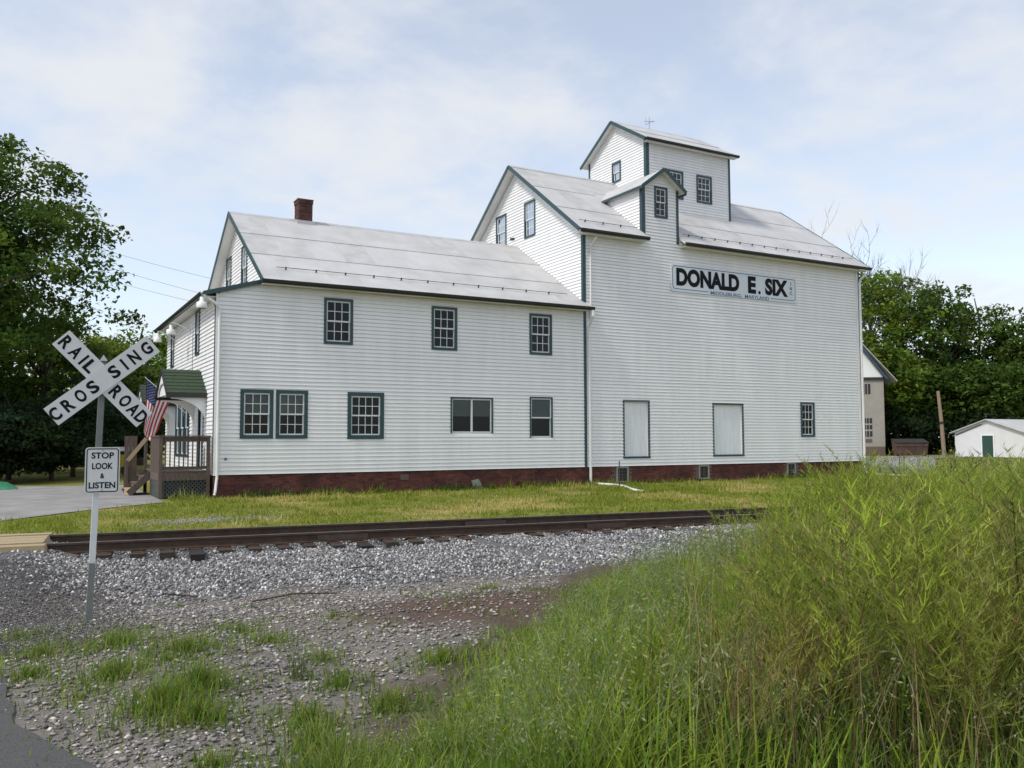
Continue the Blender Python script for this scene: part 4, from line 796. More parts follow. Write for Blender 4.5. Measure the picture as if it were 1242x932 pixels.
mb = MB(); mb.tube([(69.5, 23.5, -.3), (69.4, 23.6, 3), (69.25, 23.75, 6.1)], [.19, .17, .14], 8); mb.build('shaft', 'pole_wood', up_); mb = MB(); mb.tube([(69.40, 23.6, 3.0), (69.38, 23.62, 3.25)], .185, 8); mb.build('collar', 'gutter', up_)
for i, (x, y, h, lb) in enumerate(((13.42, -2.3, .95, 'thin dark marker stake by the cellar vent at the middle downspout'), (31.1, -.45, 1.05, 'taller thin dark stake right of the mill end downspout'), (32.7, .5, .85, 'shorter thin dark stake farther right past the mill end'))):
    mb = MB(); mb.tube([(x, y, -.1), (x, y, h*.55), (x+.01, y, h)], [.025, .022, .02], 5); tag(mb.build('marker_stake', 'cable'), lb, 'stake', 'marker stakes by the downspouts')
# slab of stone against the foundation
mb = MB(); mb.hexa([(8.62, -.42, -.05), (9.0, -.48, -.05), (9.05, -.36, -.05), (8.66, -.30, -.05), (8.60, -.22, .30), (8.86, -.27, .36), (8.90, -.16, .33), (8.66, -.13, .28)]); tag(mb.build('stone_slab', 'stone_grey'), 'pale grey stone slab leaning on the brick foundation among weeds', 'stone')
# green tarpaulin heap and yellow trailer, far left
mb = MB(); V_ = []; n = 9
for i in range(n):
    for j in range(n): x = -8.3+3.2*i/(n-1); y = 8.2+1.8*j/(n-1); e = math.sin(math.pi*i/(n-1))*math.sin(math.pi*j/(n-1)); V_.append((x, y, -.02+e**.5*(.30+.12*random.random())))
mb.v = V_; mb.f = [(i*n+j, (i+1)*n+j, (i+1)*n+j+1, i*n+j+1) for i in range(n-1) for j in range(n-1)]; mb.mi = [0]*len(mb.f); tag(mb.build('tarpaulin', 'tarp'), 'low heap of green tarpaulin at the edge of the lot by the trees', 'tarpaulin')
tr_ = thing('yellow_trailer', (-.9, 20, 0), 'small yellow and white trailer seen just left of the porch', 'trailer')
mb = MB(); mb.hexa([(-1.9, 19, .45), (-.2, 19, .45), (-.2, 20.4, .45), (-1.9, 20.4, .45), (-1.95, 18.95, 1.05), (-.15, 18.95, 1.05), (-.15, 20.45, 1.05), (-1.95, 20.45, 1.05)]); mb.build('box', 'yellow_paint', tr_)
mb = MB(); mb.box(-1.97, -.13, 18.93, 20.47, 1.22, 1.42); mb.build('cover', 'white_paint', tr_)
mb = MB(); mb.box(-1.9, -.2, 19.0, 20.4, 1.05, 1.22); mb.build('side', 'tyre', tr_)
for x in (-1.5, -.6): mb = MB(); mb.tube([(x, 18.93, .25), (x, 19.1, .25)], .25, 12); mb.build('wheel', 'tyre', tr_)

# ------------------------------------------------------------------ trees
LEAF = (np.array([[0, 0, 0], [.30, .42, .05], [0, 1, -.04], [-.30, .42, .05]], float)-np.array([0, .5, 0]), np.array([[0, 1, 2, 3]]))
LEAFB = (np.array([[0, 0, 0], [.24, .30, .06], [.20, .75, .0], [0, 1, -.08], [-.20, .75, .0], [-.24, .30, .06]], float)-np.array([0, .5, 0]), np.array([[0, 1, 2, 5], [5, 2, 3, 4]]))
def foliage(name, parent, cen, base, size, per, spread, flat, colvar, outdir=None, seed=0):
    """leaf-sized faces around twig centres cen (k,3)"""
    k = len(cen); n = k*per; idx = np.repeat(np.arange(k), per)
    d = rng.normal(size=(n, 3)); d /= np.linalg.norm(d, axis=1)[:, None]; d *= (rng.random((n, 1))**.45)
    sp = spread*(.6+.8*rng.random(k))[idx][:, None]; pos = cen[idx]+d*sp*np.array([1, 1, flat]); pos[:, 2] -= .25*flat*(d[:, 0]**2+d[:, 1]**2)*sp[:, 0]
    rot = rand_rot(n); nrm = rot[:, :, 2]; flip = nrm[:, 2] < 0; rot[flip, :, 2] *= -1; rot[flip, :, 0] *= -1
    # bias the leaves towards facing up
    tilt = rng.random(n) < .55
    rz = rotz(rng.random(n)*6.283); tx = np.zeros((n, 3, 3)); a_ = rng.normal(0, .45, n); c, s = np.cos(a_), np.sin(a_); tx[:, 0, 0] = 1; tx[:, 1, 1] = c; tx[:, 1, 2] = -s; tx[:, 2, 1] = s; tx[:, 2, 2] = c
    rot = np.where(tilt[:, None, None], rz @ tx, rot)
    sc = size*(.6+.8*rng.random(n)); V, F, I = scatter([LEAF], np.zeros(n, int), pos, rot, sc)
    tint = (1+colvar*rng.normal(size=(k, 1)))[idx]*(1+.18*rng.normal(size=(n, 1))); hue = (rng.normal(0, .09, (k, 1)))[idx]+rng.normal(0, .06, (n, 1))
    col = np.clip(base*np.clip(tint, .35, 1.9)*np.concatenate([1+hue, 1+.1*hue, 1-.6*hue], 1), .003, .4)
    return np_mesh(name, V, F, 'leaf', col[I], parent)
def skeleton(root, h, tr, targets, m='bark', twig=.02, seg=5, wob=.25):
    """trunk and limbs that reach the twig centres"""
    mb = MB(); top = Vector((root[0], root[1], root[2]+h)); n = 8
    tpt = [Vector((root[0]+wob*math.sin(i*1.3+root[0])*i/n, root[1]+wob*math.cos(i*1.7+root[1])*i/n, root[2]-.2+(h+.2)*i/n)) for i in range(n+1)]
    mb.tube(tpt, [tr*(1.25 if i == 0 else 1-.82*i/n) for i in range(n+1)], 8)
    for q in targets:
        q = Vector(q); t = max(.22, min(.95, (q.z-root[2])/h*.8-.08+random.uniform(-.06, .06))); i = t*n; a_ = tpt[int(i)]; b_ = tpt[min(n, int(i)+1)]; s0 = a_+(b_-a_)*(i-int(i)); r0 = tr*(1-.82*t)*.55
        pts = [s0+(q-s0)*u+Vector((random.uniform(-.2, .2), random.uniform(-.2, .2), (.35*math.sin(u*3.14)*(q-s0).length*.25)))*(0 if u in (0, 1) else 1) for u in np.linspace(0, 1, seg)]
        mb.tube(pts, [r0+(twig-r0)*u for u in np.linspace(0, 1, seg)], 5)
    return mb
def crown_points(c, rad, k, lobes, seed, shell=.55):
    """twig centres in an uneven, lobed crown"""
    g_ = np.random.default_rng(seed); lob = g_.normal(size=(lobes, 3)); lob /= np.linalg.norm(lob, axis=1)[:, None]; lob[:, 2] = np.abs(lob[:, 2])*.9-.25; amp = .12+.32*g_.random(lobes)
    out = []
    while len(out) < k:
        d = g_.normal(size=3); d /= np.linalg.norm(d); r = .70+sum(a_*max(0, d @ l)**5 for a_, l in zip(amp, lob)); rr = (g_.random()**(1/2.2))*(1-shell)+shell*g_.random()**.25
        p = d*r*rr
        if p[2] < -.85: continue
        out.append(np.array(c)+p*np.array(rad))
    return np.array(out)
def tree(name, xy, h, rad, label, base, leaf=.3, twigs=300, per=60, spread=1.0, seed=1, cz=.58, rz=None, group=None, flat=.5, colvar=.22, trunk=.3, lobes=9):
    z0 = float(gz(*xy)); t = thing(name, (xy[0], xy[1], z0), label, 'tree', group); rz = rz or h*(1-cz)
    cen = crown_points((xy[0], xy[1], z0+h*cz), (rad, rad, rz), twigs, lobes, seed); cen = cen[cen[:, 2] > z0+.4]
    sel = cen[np.random.default_rng(seed).choice(len(cen), min(len(cen), 26), replace=False)]
    skeleton((xy[0], xy[1], z0), h*.86, trunk, sel).build('trunk', 'bark', t, smooth=True); foliage('crown', t, cen, np.array(base), leaf, per, spread, flat, colvar); return t
G1, G2, G3, G4 = (.080, .140, .022), (.150, .225, .030), (.092, .155, .026), (.030, .056, .020)
tree('maple_tree', (-10.4, 22.6), 19.2, 9.0, 'tall broad maple towering over the left edge behind the crossbuck', G1, leaf=.25, twigs=760, per=120, spread=1.15, seed=4, cz=.56, trunk=.45, flat=.5, lobes=14, colvar=.22)
lefts = [((2.2, 39.4), 11.4, 4.6, 'light green tree just left of the office eave', G2, 5), ((-1.6, 36.8), 10.2, 4.8, 'green tree behind the upper right arm of the crossbuck', G2, 6), ((6.6, 48), 12.3, 4.0, 'thin-topped tree peeking over the porch lamps', G2, 7),
         ((-4.2, 29.1), 11.0, 5.0, 'shaded tree directly behind the crossbuck centre', G3, 8), ((-8.6, 27.6), 11.6, 5.6, 'dark shaded tree under the big maple at the left edge', G3, 9), ((0.8, 33.0), 7.6, 4.2, 'shaded green tree behind the flag', G3, 10)]
for xy, h, r_, lb, b_, sd_ in lefts: tree('broadleaf_tree', xy, h, r_, lb, b_, leaf=.30, twigs=150, per=62, spread=1.0, seed=sd_, cz=.54, group='trees left of the mill')
for xy, h, r_, lb, sd_ in (((-5.6, 17.6), 4.6, 2.6, 'dark evergreen shrub at the edge of the lot, far left', 11), ((-2.9, 19.6), 4.9, 2.5, 'dark evergreen shrub behind the sign plate', 12), ((-8.3, 15.5), 4.5, 2.6, 'dark evergreen shrub cut by the left picture edge', 13), ((-.2, 25), 4.2, 2.6, 'dark evergreen shrub behind the porch steps', 14), ((-5.9, 13.6), 3.4, 2.3, 'low dark evergreen shrub nearest the lot edge below the maple', 15), ((-9.2, 12.6), 3.6, 2.6, 'low dark evergreen shrub behind the tarpaulin', 16), ((-3.9, 16.0), 3.4, 2.2, 'low dark evergreen shrub left of the sign plate', 17)):
    tree('evergreen_shrub', xy, h, r_, lb, G4, leaf=.22, twigs=110, per=60, spread=.7, seed=sd_, cz=.48, rz=h*.52, group='evergreen shrubs by the lot', trunk=.12, flat=.45)
rights = [((78.8, 38.5), 24.6, 6.8, 'light green tall tree rising right behind the mill end', G2, 20), ((87.8, 41), 26.0, 6.8, 'tallest dark tree of the wood behind the block building', G1, 21), ((88.5, 36.4), 23.6, 6.6, 'loose-topped dark tree in the middle of the right wood', G3, 22), ((95.1, 36.0), 21.6, 6.6, 'rounded dark tree behind the white shed roof', G3, 23),
          ((96, 31.0), 18.6, 6.4, 'dark rounded tree behind the white shed door', G3, 24), ((102.5, 29.6), 17.6, 6.6, 'dark tree at the right picture edge', G3, 25), ((76.2, 34.8), 13.5, 5.0, 'yellow-green lower tree beside the block building', G2, 26), ((81.6, 33.6), 11.6, 5.0, 'mid green lower tree behind the dumpster', G1, 27), ((85.5, 30.4), 11.4, 5.2, 'dark green lower tree behind the wooden pole', G3, 28), ((91.5, 29.0), 11.6, 5.2, 'dark lower tree behind the shed gable', G3, 29), ((98, 24.5), 11.4, 5.2, 'dark lower tree above the shed roof at the right edge', G3, 30)]
for xy, h, r_, lb, b_, sd_ in rights: tree('woodland_tree', xy, h, r_, lb, b_, leaf=.50, twigs=170, per=52, spread=1.5, seed=sd_, cz=.52, rz=h*.5, group='trees of the wood right of the mill', trunk=.35)
def dead_tree(xy, h, seed, label):
    random.seed(seed); t = thing('dead_tree', (*xy, 0), label, 'tree', 'bare dead trees behind the mill'); mb = MB()
    def br(p, d, ln, r_, lv):
        pts = [p]; q = p
        for i in range(4): d = (d+Vector((random.uniform(-.22, .22), random.uniform(-.22, .22), random.uniform(-.02, .16)))).normalized(); q = q+d*ln/4; pts.append(q)
        mb.tube(pts, [r_*(1-.16*i) for i in range(5)], 4)
        if lv > 0:
            for i in range(3 if lv > 1 else 4): k = random.choice((2, 3, 4)); dd = (d+Vector((random.uniform(-.9, .9), random.uniform(-.9, .9), random.uniform(.0, .6)))).normalized(); br(pts[k], dd, ln*random.uniform(.5, .75), r_*.5, lv-1)
    br(Vector((*xy, -.2)), Vector((0, 0, 1)), h*.62, .26, 0)
    for i in range(6): br(Vector((*xy, h*(.42+.04*i))), Vector((random.uniform(-.6, .6), random.uniform(-.6, .6), 1)).normalized(), h*.17, .10, 3)
    mb.build('trunk', 'dead_bark', t)
dead_tree((77.4, 41.6), 28.5, 3, 'leftmost bare dead tree over the mill eave'); dead_tree((80.6, 40.4), 28.0, 5, 'middle bare dead tree right of the mill eave'); dead_tree((84.6, 41.0), 26.5, 9, 'rightmost faint bare dead tree above the wood')
random.seed(99)
for i, (x, y, h, r_, lb) in enumerate(((73.5, 33.5, 6.0, 4.2, 'low shaded bush right behind the block building'), (79.0, 32.0, 5.6, 4.0, 'low shaded bush behind the dumpster'), (82.6, 28.4, 5.6, 4.0, 'low shaded bush left of the shed, by the pole'), (89.0, 27.0, 6.0, 4.2, 'low shaded bush behind the shed roof ridge'), (95, 22.0, 6.4, 4.4, 'low shaded bush beyond the shed at the right edge'))):
    tree('understory_bush', (x, y), h, r_, lb, G4, leaf=.42, twigs=90, per=50, spread=1.2, seed=200+i, cz=.42, rz=h*.55, group='bushes under the wood', trunk=.15)
def woods(name, line, depth, h, k, per, size, base, label):
    """far wood that reads as one mass"""
    p0, p1 = np.array(line[0], float), np.array(line[1], float); t = rng.random(k); nrm_ = np.array([-(p1-p0)[1], (p1-p0)[0]]); nrm_ /= np.linalg.norm(nrm_)
    xy = p0+(p1-p0)*t[:, None]+nrm_*(rng.random(k)*depth)[:, None]; top = h*(.65+.5*fbm(xy[:, 0], xy[:, 1], .12, 17)); cen = np.c_[xy, top*rng.random(k)**.8]
    o = foliage(name, None, cen, np.array(base), size, per, 1.9, .6, .25); tag(o, label, 'woods', kind='stuff')
woods('woods', ((60, 62), (135, 8)), 9, 12, 520, 34, .8, G3, 'far dark wood closing the view behind the right trees')
woods('woods', ((-34, 46), (24, 62)), 8, 8, 420, 34, .6, G3, 'far dark wood closing the view behind the left trees')

# ------------------------------------------------------------------ stones
def stone_templates(n, seed):
    g_ = np.random.default_rng(seed); base = np.array([[1, 0, 0], [-1, 0, 0], [0, 1, 0], [0, -1, 0], [0, 0, 1], [0, 0, -1]], float)*.58
    f = np.array([[0, 2, 4], [2, 1, 4], [1, 3, 4], [3, 0, 4], [2, 0, 5], [1, 2, 5], [3, 1, 5], [0, 3, 5]])
    return [(base*np.array([1, .85, .75])+g_.uniform(-.22, .22, base.shape), f) for _ in range(n)]
ST = stone_templates(18, 3)
def tilt_rot(n, amt):
    az = rng.random(n)*6.283; a_ = np.abs(rng.normal(0, amt, n)); c, s = np.cos(a_), np.sin(a_); M = np.zeros((n, 3, 3)); M[:, 0, 0] = 1; M[:, 1, 1] = c; M[:, 1, 2] = s; M[:, 2, 1] = -s; M[:, 2, 2] = c; return rotz(az) @ M
def stones(name, x, y, size, palette, matn, label, sink=.25, lift=0.0, lie=None):
    n = len(x); pos = np.stack([x, y, gz(x, y)+size*sink+lift], 1); pal = np.array(palette); ci = rng.integers(0, len(pal), n)
    col = pal[ci]*(1+.22*rng.normal(size=(n, 1))); V, F, I = scatter(ST, rng.integers(0, len(ST), n), pos, rand_rot(n) if lie is None else tilt_rot(n, lie), size if lie is None else np.stack([size*1.25, size*1.1, size*.62], 1))
    o = np_mesh(name, V, F, matn, np.clip(col, .02, .75)[I]); tag(o, label, 'gravel', kind='stuff'); return o
n = 86000; s_ = rng.uniform(-6.5, 13, n); v = rng.uniform(-5.6, 2.7, n); P = np.array([tp(0, 0, 0)])
x = .9907*s_+.1358*v; y = -11.33-.1358*s_+.9907*v; stn, shd, drt = masks(x, y); keep = rng.random(n) < stn*(1-.8*smooth01((-4.4-x)/.7)); x, y = x[keep], y[keep]
sz = .020+.040*rng.random(len(x))**1.9
tie_d = np.min(np.abs((.9907*x-.1358*(y+11.33))[:, None]-np.array([t[0] for t in TIES])[None]), 1); vv_ = railv(x, y)*.9907
ok = ~((tie_d < .12) & (vv_ > -.42) & (vv_ < 1.95)) & ~((np.abs(vv_+.036) < .09) | (np.abs(vv_-1.472) < .09))
x, y, sz = x[ok], y[ok], sz[ok]
stones('ballast', x, y, sz, [(.28, .275, .28), (.19, .19, .20), (.40, .395, .385), (.32, .295, .27), (.10, .098, .10), (.66, .64, .60), (.23, .225, .23)], 'ballast_stone', 'pale grey crushed stone ballast beside and between the rails')
n = 100000; a_ = rng.uniform(-7.2, 3.2, n); b_ = 4.3+11.0*rng.random(n)**1.3; x, y = site(a_, b_); stn, shd, drt = masks(x, y); sel = (rng.random(n) < (shd*.95*(.35+1.1*fbm(x, y, 1.7, 44))*(1-.8*drt)+drt*.22)*(1-stn)) & (x > -5.15+0.52*smooth01((-19.3-y)/3.2)-.75*smooth01((y+18.8)/1.5)-.12*rng.random(n)**2)
x, y = x[sel], y[sel]; sz = .011+.034*rng.random(len(x))**2.6
stones('gravel', x, y, sz, [(.32, .30, .285), (.22, .21, .205), (.37, .33, .295), (.31, .255, .225), (.13, .125, .12), (.55, .52, .48), (.25, .225, .20)], 'gravel_stone', 'mixed grey and pinkish loose gravel on the verge beside the asphalt', lie=.35)
n = 22000; x = rng.normal(-5.0, .50, n); y = rng.uniform(-18.4, -12.2, n); sel = (x > -6.4) & (x < -3.9); x, y = x[sel], y[sel]
stones('gravel', x, y, .008+.016*rng.random(len(x))**2, [(.10, .098, .095), (.075, .073, .072), (.14, .135, .13), (.20, .19, .18)], 'gravel_stone', 'fine dark gravel spilled along the crossing approach', lift=.012)
n = 5000; x = rng.uniform(-4.3, 1.5, n); y = rng.normal(-6.3, .35, n)+.1*x; sel = rng.random(n) < smooth01((1-np.abs((x+1.3)/2.4)))*.25; x, y = x[sel], y[sel]
stones('gravel', x, y, .02+.03*rng.random(len(x)), [(.3, .29, .28), (.24, .23, .22), (.36, .34, .32)], 'gravel_stone', 'thin gravel patch worn into the lawn beyond the track')

# ------------------------------------------------------------------ grass and weeds
def blade(bend, w_, seg=3):
    """curved tapering blade, unit height"""
    V, F = [], []
    for i in range(seg): t = i/seg; ww = w_*(1-t*.75); V += [(-ww, bend*t*t, t), (ww, bend*t*t, t)]
    V.append((0, bend, 1-.25*abs(bend))); V = np.array(V, float)
    for i in range(seg-1): a = 2*i; F += [(a, a+1, a+3), (a, a+3, a+2)]
    a = 2*(seg-1); F.append((a, a+1, a+2)); return V, np.array(F)
B1 = [blade(b, .034, 1) for b in (.1, .25, .45, .6)]; BL = [blade(b, .03, 2) for b in (.1, .25, .45, .6)]; BLT = [blade(b, .014, 3) for b in (.08, .2, .4, .7)]
def grass(name, x, y, h, pal, label, tilt=.35, templ=None, wscale=1.0, parent=None, cat='grass', kind='stuff', w_=None):
    templ = templ or BL; n = len(x); pos = np.stack([x, y, gz(x, y)-.01], 1); pal = np.array(pal); col = pal[w_ if w_ is not None else rng.integers(0, len(pal), n)]*(1+.2*rng.normal(size=(n, 1)))
    sc = np.stack([h*0+wscale, h, h], 1); V, F, I = scatter(templ, rng.integers(0, len(templ), n), pos, tilt_rot(n, tilt), sc)
    o = np_mesh(name, V, F, 'grass', np.clip(col, .004, .6)[I], parent)
    if parent is None: tag(o, label, cat, kind=kind)
    return o
# lawn between track and mill
n = 170000; x = np.concatenate([rng.uniform(-6, 16, n//2), rng.uniform(10, 42, n//2)]); y = rng.uniform(-10.5, 0.1, n); v = railv(x, y)
lot = (x < -1.3-1.25*np.clip((-1.2-y), 0, 3.6)) & (y > -4.9); keep = (v > 2.4) & ~lot & ~((y > -.05) & (x > 0)) & (x > -5.6) & ~((x < -.05) & (y > -.1) & (x > -1.6)); keep &= rng.random(n) > .8*smooth01((1-np.abs((x+1.3)/2.2))*1.6)*(np.abs(y+6.3) < .5)
x, y = x[keep], y[keep]; pat = fbm(x, y, .55, 5); edge = smooth01((y+.9)/.6)
h = (.035+.05*rng.random(len(x)))*(1+1.6*edge*rng.random(len(x)))*(1+1.5*smooth01((fbm(x, y, 1.6, 9)-.52)/.12)); pi_ = np.where(rng.random(len(x)) < smooth01((pat-.46)/.3)*.75, 2+rng.integers(0, 2, len(x)), rng.integers(0, 2, len(x)))
grass('lawn_grass', x, y, h, [(.21, .265, .036), (.29, .325, .050), (.50, .42, .13), (.58, .48, .20)], 'short yellow-green mown lawn between the track and the mill', .5, templ=B1, wscale=.40, w_=pi_)
# taller weeds hugging the foundation
n = 5200; x = rng.uniform(.1, 29, n); y = -.08-np.abs(rng.normal(0, .22, n)); sel = rng.random(n) < smooth01((fbm(x, y*0, .8, 31)-.42)/.2); x, y = x[sel], y[sel]
grass('foundation_weeds', x, y, .12+.28*rng.random(len(x))**2, [(.05, .10, .02), (.075, .13, .025), (.12, .15, .05)], 'ragged green weeds along the brick foundation', .3, wscale=.5)
# rough grass beyond the mill to the right
n = 20000; x = rng.uniform(29.5, 75, n); y = rng.uniform(-12, 24, n); 
grass('rough_grass', x, y, .06+.10*rng.random(n), [(.09, .13, .03), (.13, .16, .045), (.2, .19, .07)], 'rough grass right of the mill towards the shed', .5, templ=B1, wscale=1.6)

def zone(a, b):
    """share of verge grass (short), seeding grass (mid) and tall stand at a spot right / ahead of the road edge"""
    e = .9*(fbm(a+40, b, .9, 61)-.5)
    tall = smooth01((a-(.38+(b-5)*.27)+.7*e)/.7)*smooth01((13.2+.6*e-b)/.8)
    mid = smooth01((a-(-1.25+(b-5)*.31)+1.3*e)/.9)*smooth01((12.6+e-b)/1.2)
    return mid, tall
# short verge tufts around the sign post and the road edge
def tufts(cx, cy, r_, k, hh):
    t = rng.random(k)*6.283; d = r_*np.abs(rng.normal(0, .55, k)); return cx+d*np.cos(t), cy+d*np.sin(t), hh*(.4+.7*rng.random(k))*np.exp(-(d/r_)**2*.5)
tx_, ty_, th_ = [], [], []
spots = [(-2.9, 7.9, .55, 900, .20), (-3.6, 8.0, .55, 700, .22), (-4.2, 7.9, .6, 650, .18), (-3.2, 7.1, .55, 800, .22), (-3.95, 7.2, .45, 420, .2), (-2.35, 6.7, .40, 700, .30), (-2.45, 6.2, .45, 1000, .30), (-2.1, 5.9, .4, 700, .24), (-2.75, 8.9, .6, 500, .14), (-2.3, 8.4, .5, 420, .16), (-4.8, 8.6, .8, 500, .16), (-1.65, 7.7, .35, 260, .2), (-1.35, 6.9, .4, 380, .22), (-1.2, 5.4, .35, 420, .26), (-1.7, 5.1, .3, 260, .18), (-.85, 6.3, .4, 420, .2), (-.6, 7.4, .5, 420, .16), (.15, 7.9, .6, 420, .14), (-1.0, 5.0, .4, 500, .28), (-5.2, 7.0, .5, 200, .15), (-3.3, 5.6, .4, 160, .1), (-2.6, 4.9, .4, 200, .1), (-1.9, 9.4, .4, 220, .10), (-.3, 11.2, .3, 110, .14), (2.0, 12.8, .35, 150, .2), (-.9, 4.7, .5, 900, .30), (-.35, 5.2, .5, 700, .30), (-1.35, 5.9, .4, 500, .22), (-.2, 6.3, .5, 500, .26), (-3.2, 6.6, .7, 500, .12), (-2.9, 7.5, .9, 900, .10), (-4.0, 6.5, .6, 260, .10), (-3.6, 8.7, .8, 420, .08)]
for a_, b_, r_, k, hh in spots: x, y = site(a_, b_); x, y, h = tufts(x, y, r_*1.1, int(k*.95) if a_ < -1.0 else int(k*1.3), hh*(.85 if a_ < -1.0 else 1)); tx_.append(x); ty_.append(y); th_.append(h)
grass('verge_grass', np.concatenate(tx_), np.concatenate(ty_), np.concatenate(th_), [(.15, .25, .03), (.20, .30, .038), (.11, .18, .03), (.28, .28, .09)], 'tufts of bright green grass on the stony verge around the sign post', .35, templ=BL+BLT, wscale=.20)
# low weeds scattered over gravel and dirt
n = 14000; a_ = rng.uniform(-5, 3, n); b_ = rng.uniform(4.6, 11.5, n); x, y = site(a_, b_); sel = (rng.random(n) < smooth01((fbm(x, y, 1.5, 71)-.50)/.15)) & (x > -5.1); x, y = x[sel], y[sel]
grass('verge_weeds', x, y, .03+.09*rng.random(len(x))**2, [(.12, .19, .035), (.16, .22, .05), (.24, .23, .09)], 'small sparse weeds on gravel and bare soil', .7, wscale=.3)
# mid height grass with drooping seed heads
n = 95000; a_ = rng.uniform(-2.2, 7.5, n); b_ = 4.2+9.2*rng.random(n)**1.25; mid, tall = zone(a_, b_); sel = rng.random(n) < mid*(1-.75*tall); a_, b_ = a_[sel], b_[sel]; mid, tall = zone(a_, b_); x, y = site(a_, b_)
ramp = smooth01((a_-(-1.2+(b_-5)*.31))/1.8); cl = fbm(x, y, 1.6, 77); h = (.13+.50*ramp)*(.5+.65*rng.random(len(x)))*(.6+.8*cl)
warm = smooth01((fbm(x, y, .8, 78)-.45)/.2); pi_ = np.where(rng.random(len(x)) < .25+.5*warm, 2+rng.integers(0, 2, len(x)), rng.integers(0, 2, len(x)))
grass('meadow_grass', x, y, h, [(.15, .25, .036), (.18, .29, .042), (.27, .37, .036), (.33, .40, .05)], 'lush knee-high green grass filling the foreground', .40, templ=BLT+BL, wscale=.30, w_=pi_)
def seed_head(seed):
    g_ = np.random.default_rng(seed); V, F = [], []
    def tri(p, q, w_):
        p, q = np.array(p, float), np.array(q, float); d = q-p; s_ = np.cross(d, [g_.normal(), g_.normal(), .4]); s_ = s_/(np.linalg.norm(s_)+1e-9)*w_; b0 = len(V); m_ = (p+q)/2; V.extend([p, m_+s_, q, m_-s_]); F.append((b0, b0+1, b0+2, b0+3))
    pts = [np.array([0, .10*t*t*(1+t), t*(1-.10*t*t)]) for t in np.linspace(0, 1, 6)]
    for p, q in zip(pts[:-1], pts[1:]): tri(p, q, .0028)
    for k in range(10):
        t = .66+.34*k/9; i = min(4, int(t*5)); p = pts[i]+(pts[i+1]-pts[i])*(t*5-i); az = g_.random()*6.283; ln = .045+.05*g_.random(); dr = np.array([math.cos(az)*.5, math.sin(az)*.5+.35, .45-.7*g_.random()])*ln*1.5; tri(p, p+dr*.6, .0012); tri(p+dr*.5, p+dr+np.array([0, 0, -.02]), .0065)
    return np.array(V), np.array(F)
SHD = [seed_head(i) for i in range(6)]
n = 9000; a_ = rng.uniform(-1.6, 7, n); b_ = 4.3+8.5*rng.random(n)**1.2; mid, tall = zone(a_, b_); sel = rng.random(n) < mid*(1-.7*tall); a_, b_ = a_[sel], b_[sel]; x, y = site(a_, b_); n = len(x)
ramp = smooth01((a_-(-1.2+(b_-5)*.31))/1.8); h = (.25+.55*ramp)*(.7+.5*rng.random(n)); pos = np.stack([x, y, gz(x, y)-.01], 1); V, F, I = scatter(SHD, rng.integers(0, 6, n), pos, tilt_rot(n, .22), h)
pal = np.array([(.22, .28, .12), (.28, .33, .15), (.34, .35, .18), (.18, .25, .10)]); tag(np_mesh('seeding_grass', V, F, 'weed', (pal[rng.integers(0, 4, n)]*(1+.2*rng.normal(size=(n, 1)))).clip(.01, .5)[I]), 'drooping pale seed heads standing over the meadow grass', 'grass', kind='stuff')
# tall feathery stand on the right
def stalk(seed, dry=0.0, pods=9, nb_=15):
    """unit-high branching stalk with fine upcurved pods; colour weight per vertex: 0 stem, 1 tip"""
    g_ = np.random.default_rng(seed); V, F, W = [], [], []
    def leafq(p, q, w_, c):
        p, q = np.array(p, float), np.array(q, float); d = q-p; s_ = np.cross(d, g_.normal(size=3)); s_ = s_/(np.linalg.norm(s_)+1e-9)*w_; b0 = len(V); V.extend([p-s_*1.1, p+s_*1.1, q]); F.append((b0, b0+1, b0+2)); W.extend([c*.85, c*.85, c])
    lean_ = g_.normal(0, .16, 2); pts = [np.array([lean_[0]*t**2.2+.014*math.sin(5*t+seed), lean_[1]*t**2.2+.014*math.cos(4*t+seed), t-.35*t**3*float(lean_ @ lean_)*2]) for t in np.linspace(0, 1, 8)]
    for i, (p, q) in enumerate(zip(pts[:-1], pts[1:])):
        r0 = .0052*(1-.1*i)
        for k in range(3):
            a0, a1 = k*2.094, (k+1)*2.094; b0 = len(V); V.extend([p+[r0*math.cos(a0), r0*math.sin(a0), 0], p+[r0*math.cos(a1), r0*math.sin(a1), 0], q+[r0*.9*math.cos(a1), r0*.9*math.sin(a1), 0], q+[r0*.9*math.cos(a0), r0*.9*math.sin(a0), 0]]); F.extend([(b0, b0+1, b0+2), (b0, b0+2, b0+3)]); W.extend([0, 0, .1*i/7, .1*i/7])
    def at(t): i = min(6, int(t*7)); return pts[i]+(pts[i+1]-pts[i])*(t*7-i)
    for b in range(nb_):
        t = .40+.58*(b+g_.random()*.8)/nb_; p = at(t); az = g_.random()*6.283; ln = (.34-.20*(t-.4))*(.5+.8*g_.random()); up_ = .25+.95*g_.random(); d = np.array([math.cos(az), math.sin(az), up_]); d /= np.linalg.norm(d); e = p
        m_ = 4; prev = p
        for j in range(m_):
            d = d+np.array([0, 0, .10]); d /= np.linalg.norm(d); q = prev+d*ln/m_; leafq(prev, q, .0017, .6)
            for k in range(pods//m_+1):
                r_ = prev+(q-prev)*g_.random(); a2 = g_.random()*6.283; dd = d*.75+np.array([math.cos(a2), math.sin(a2), .25])*.62; dd /= np.linalg.norm(dd); leafq(r_, r_+dd*(.036+.042*g_.random()), .0027, .70+.30*g_.random())
            prev = q
    for b in range(5):                                        # a few narrow leaves lower down
        t = .12+.4*g_.random(); p = at(t); az = g_.random()*6.283; leafq(p, p+np.array([math.cos(az), math.sin(az), .35-.8*g_.random()])*.10, .0035, .5)
    return np.array(V), np.array(F), np.array(W)
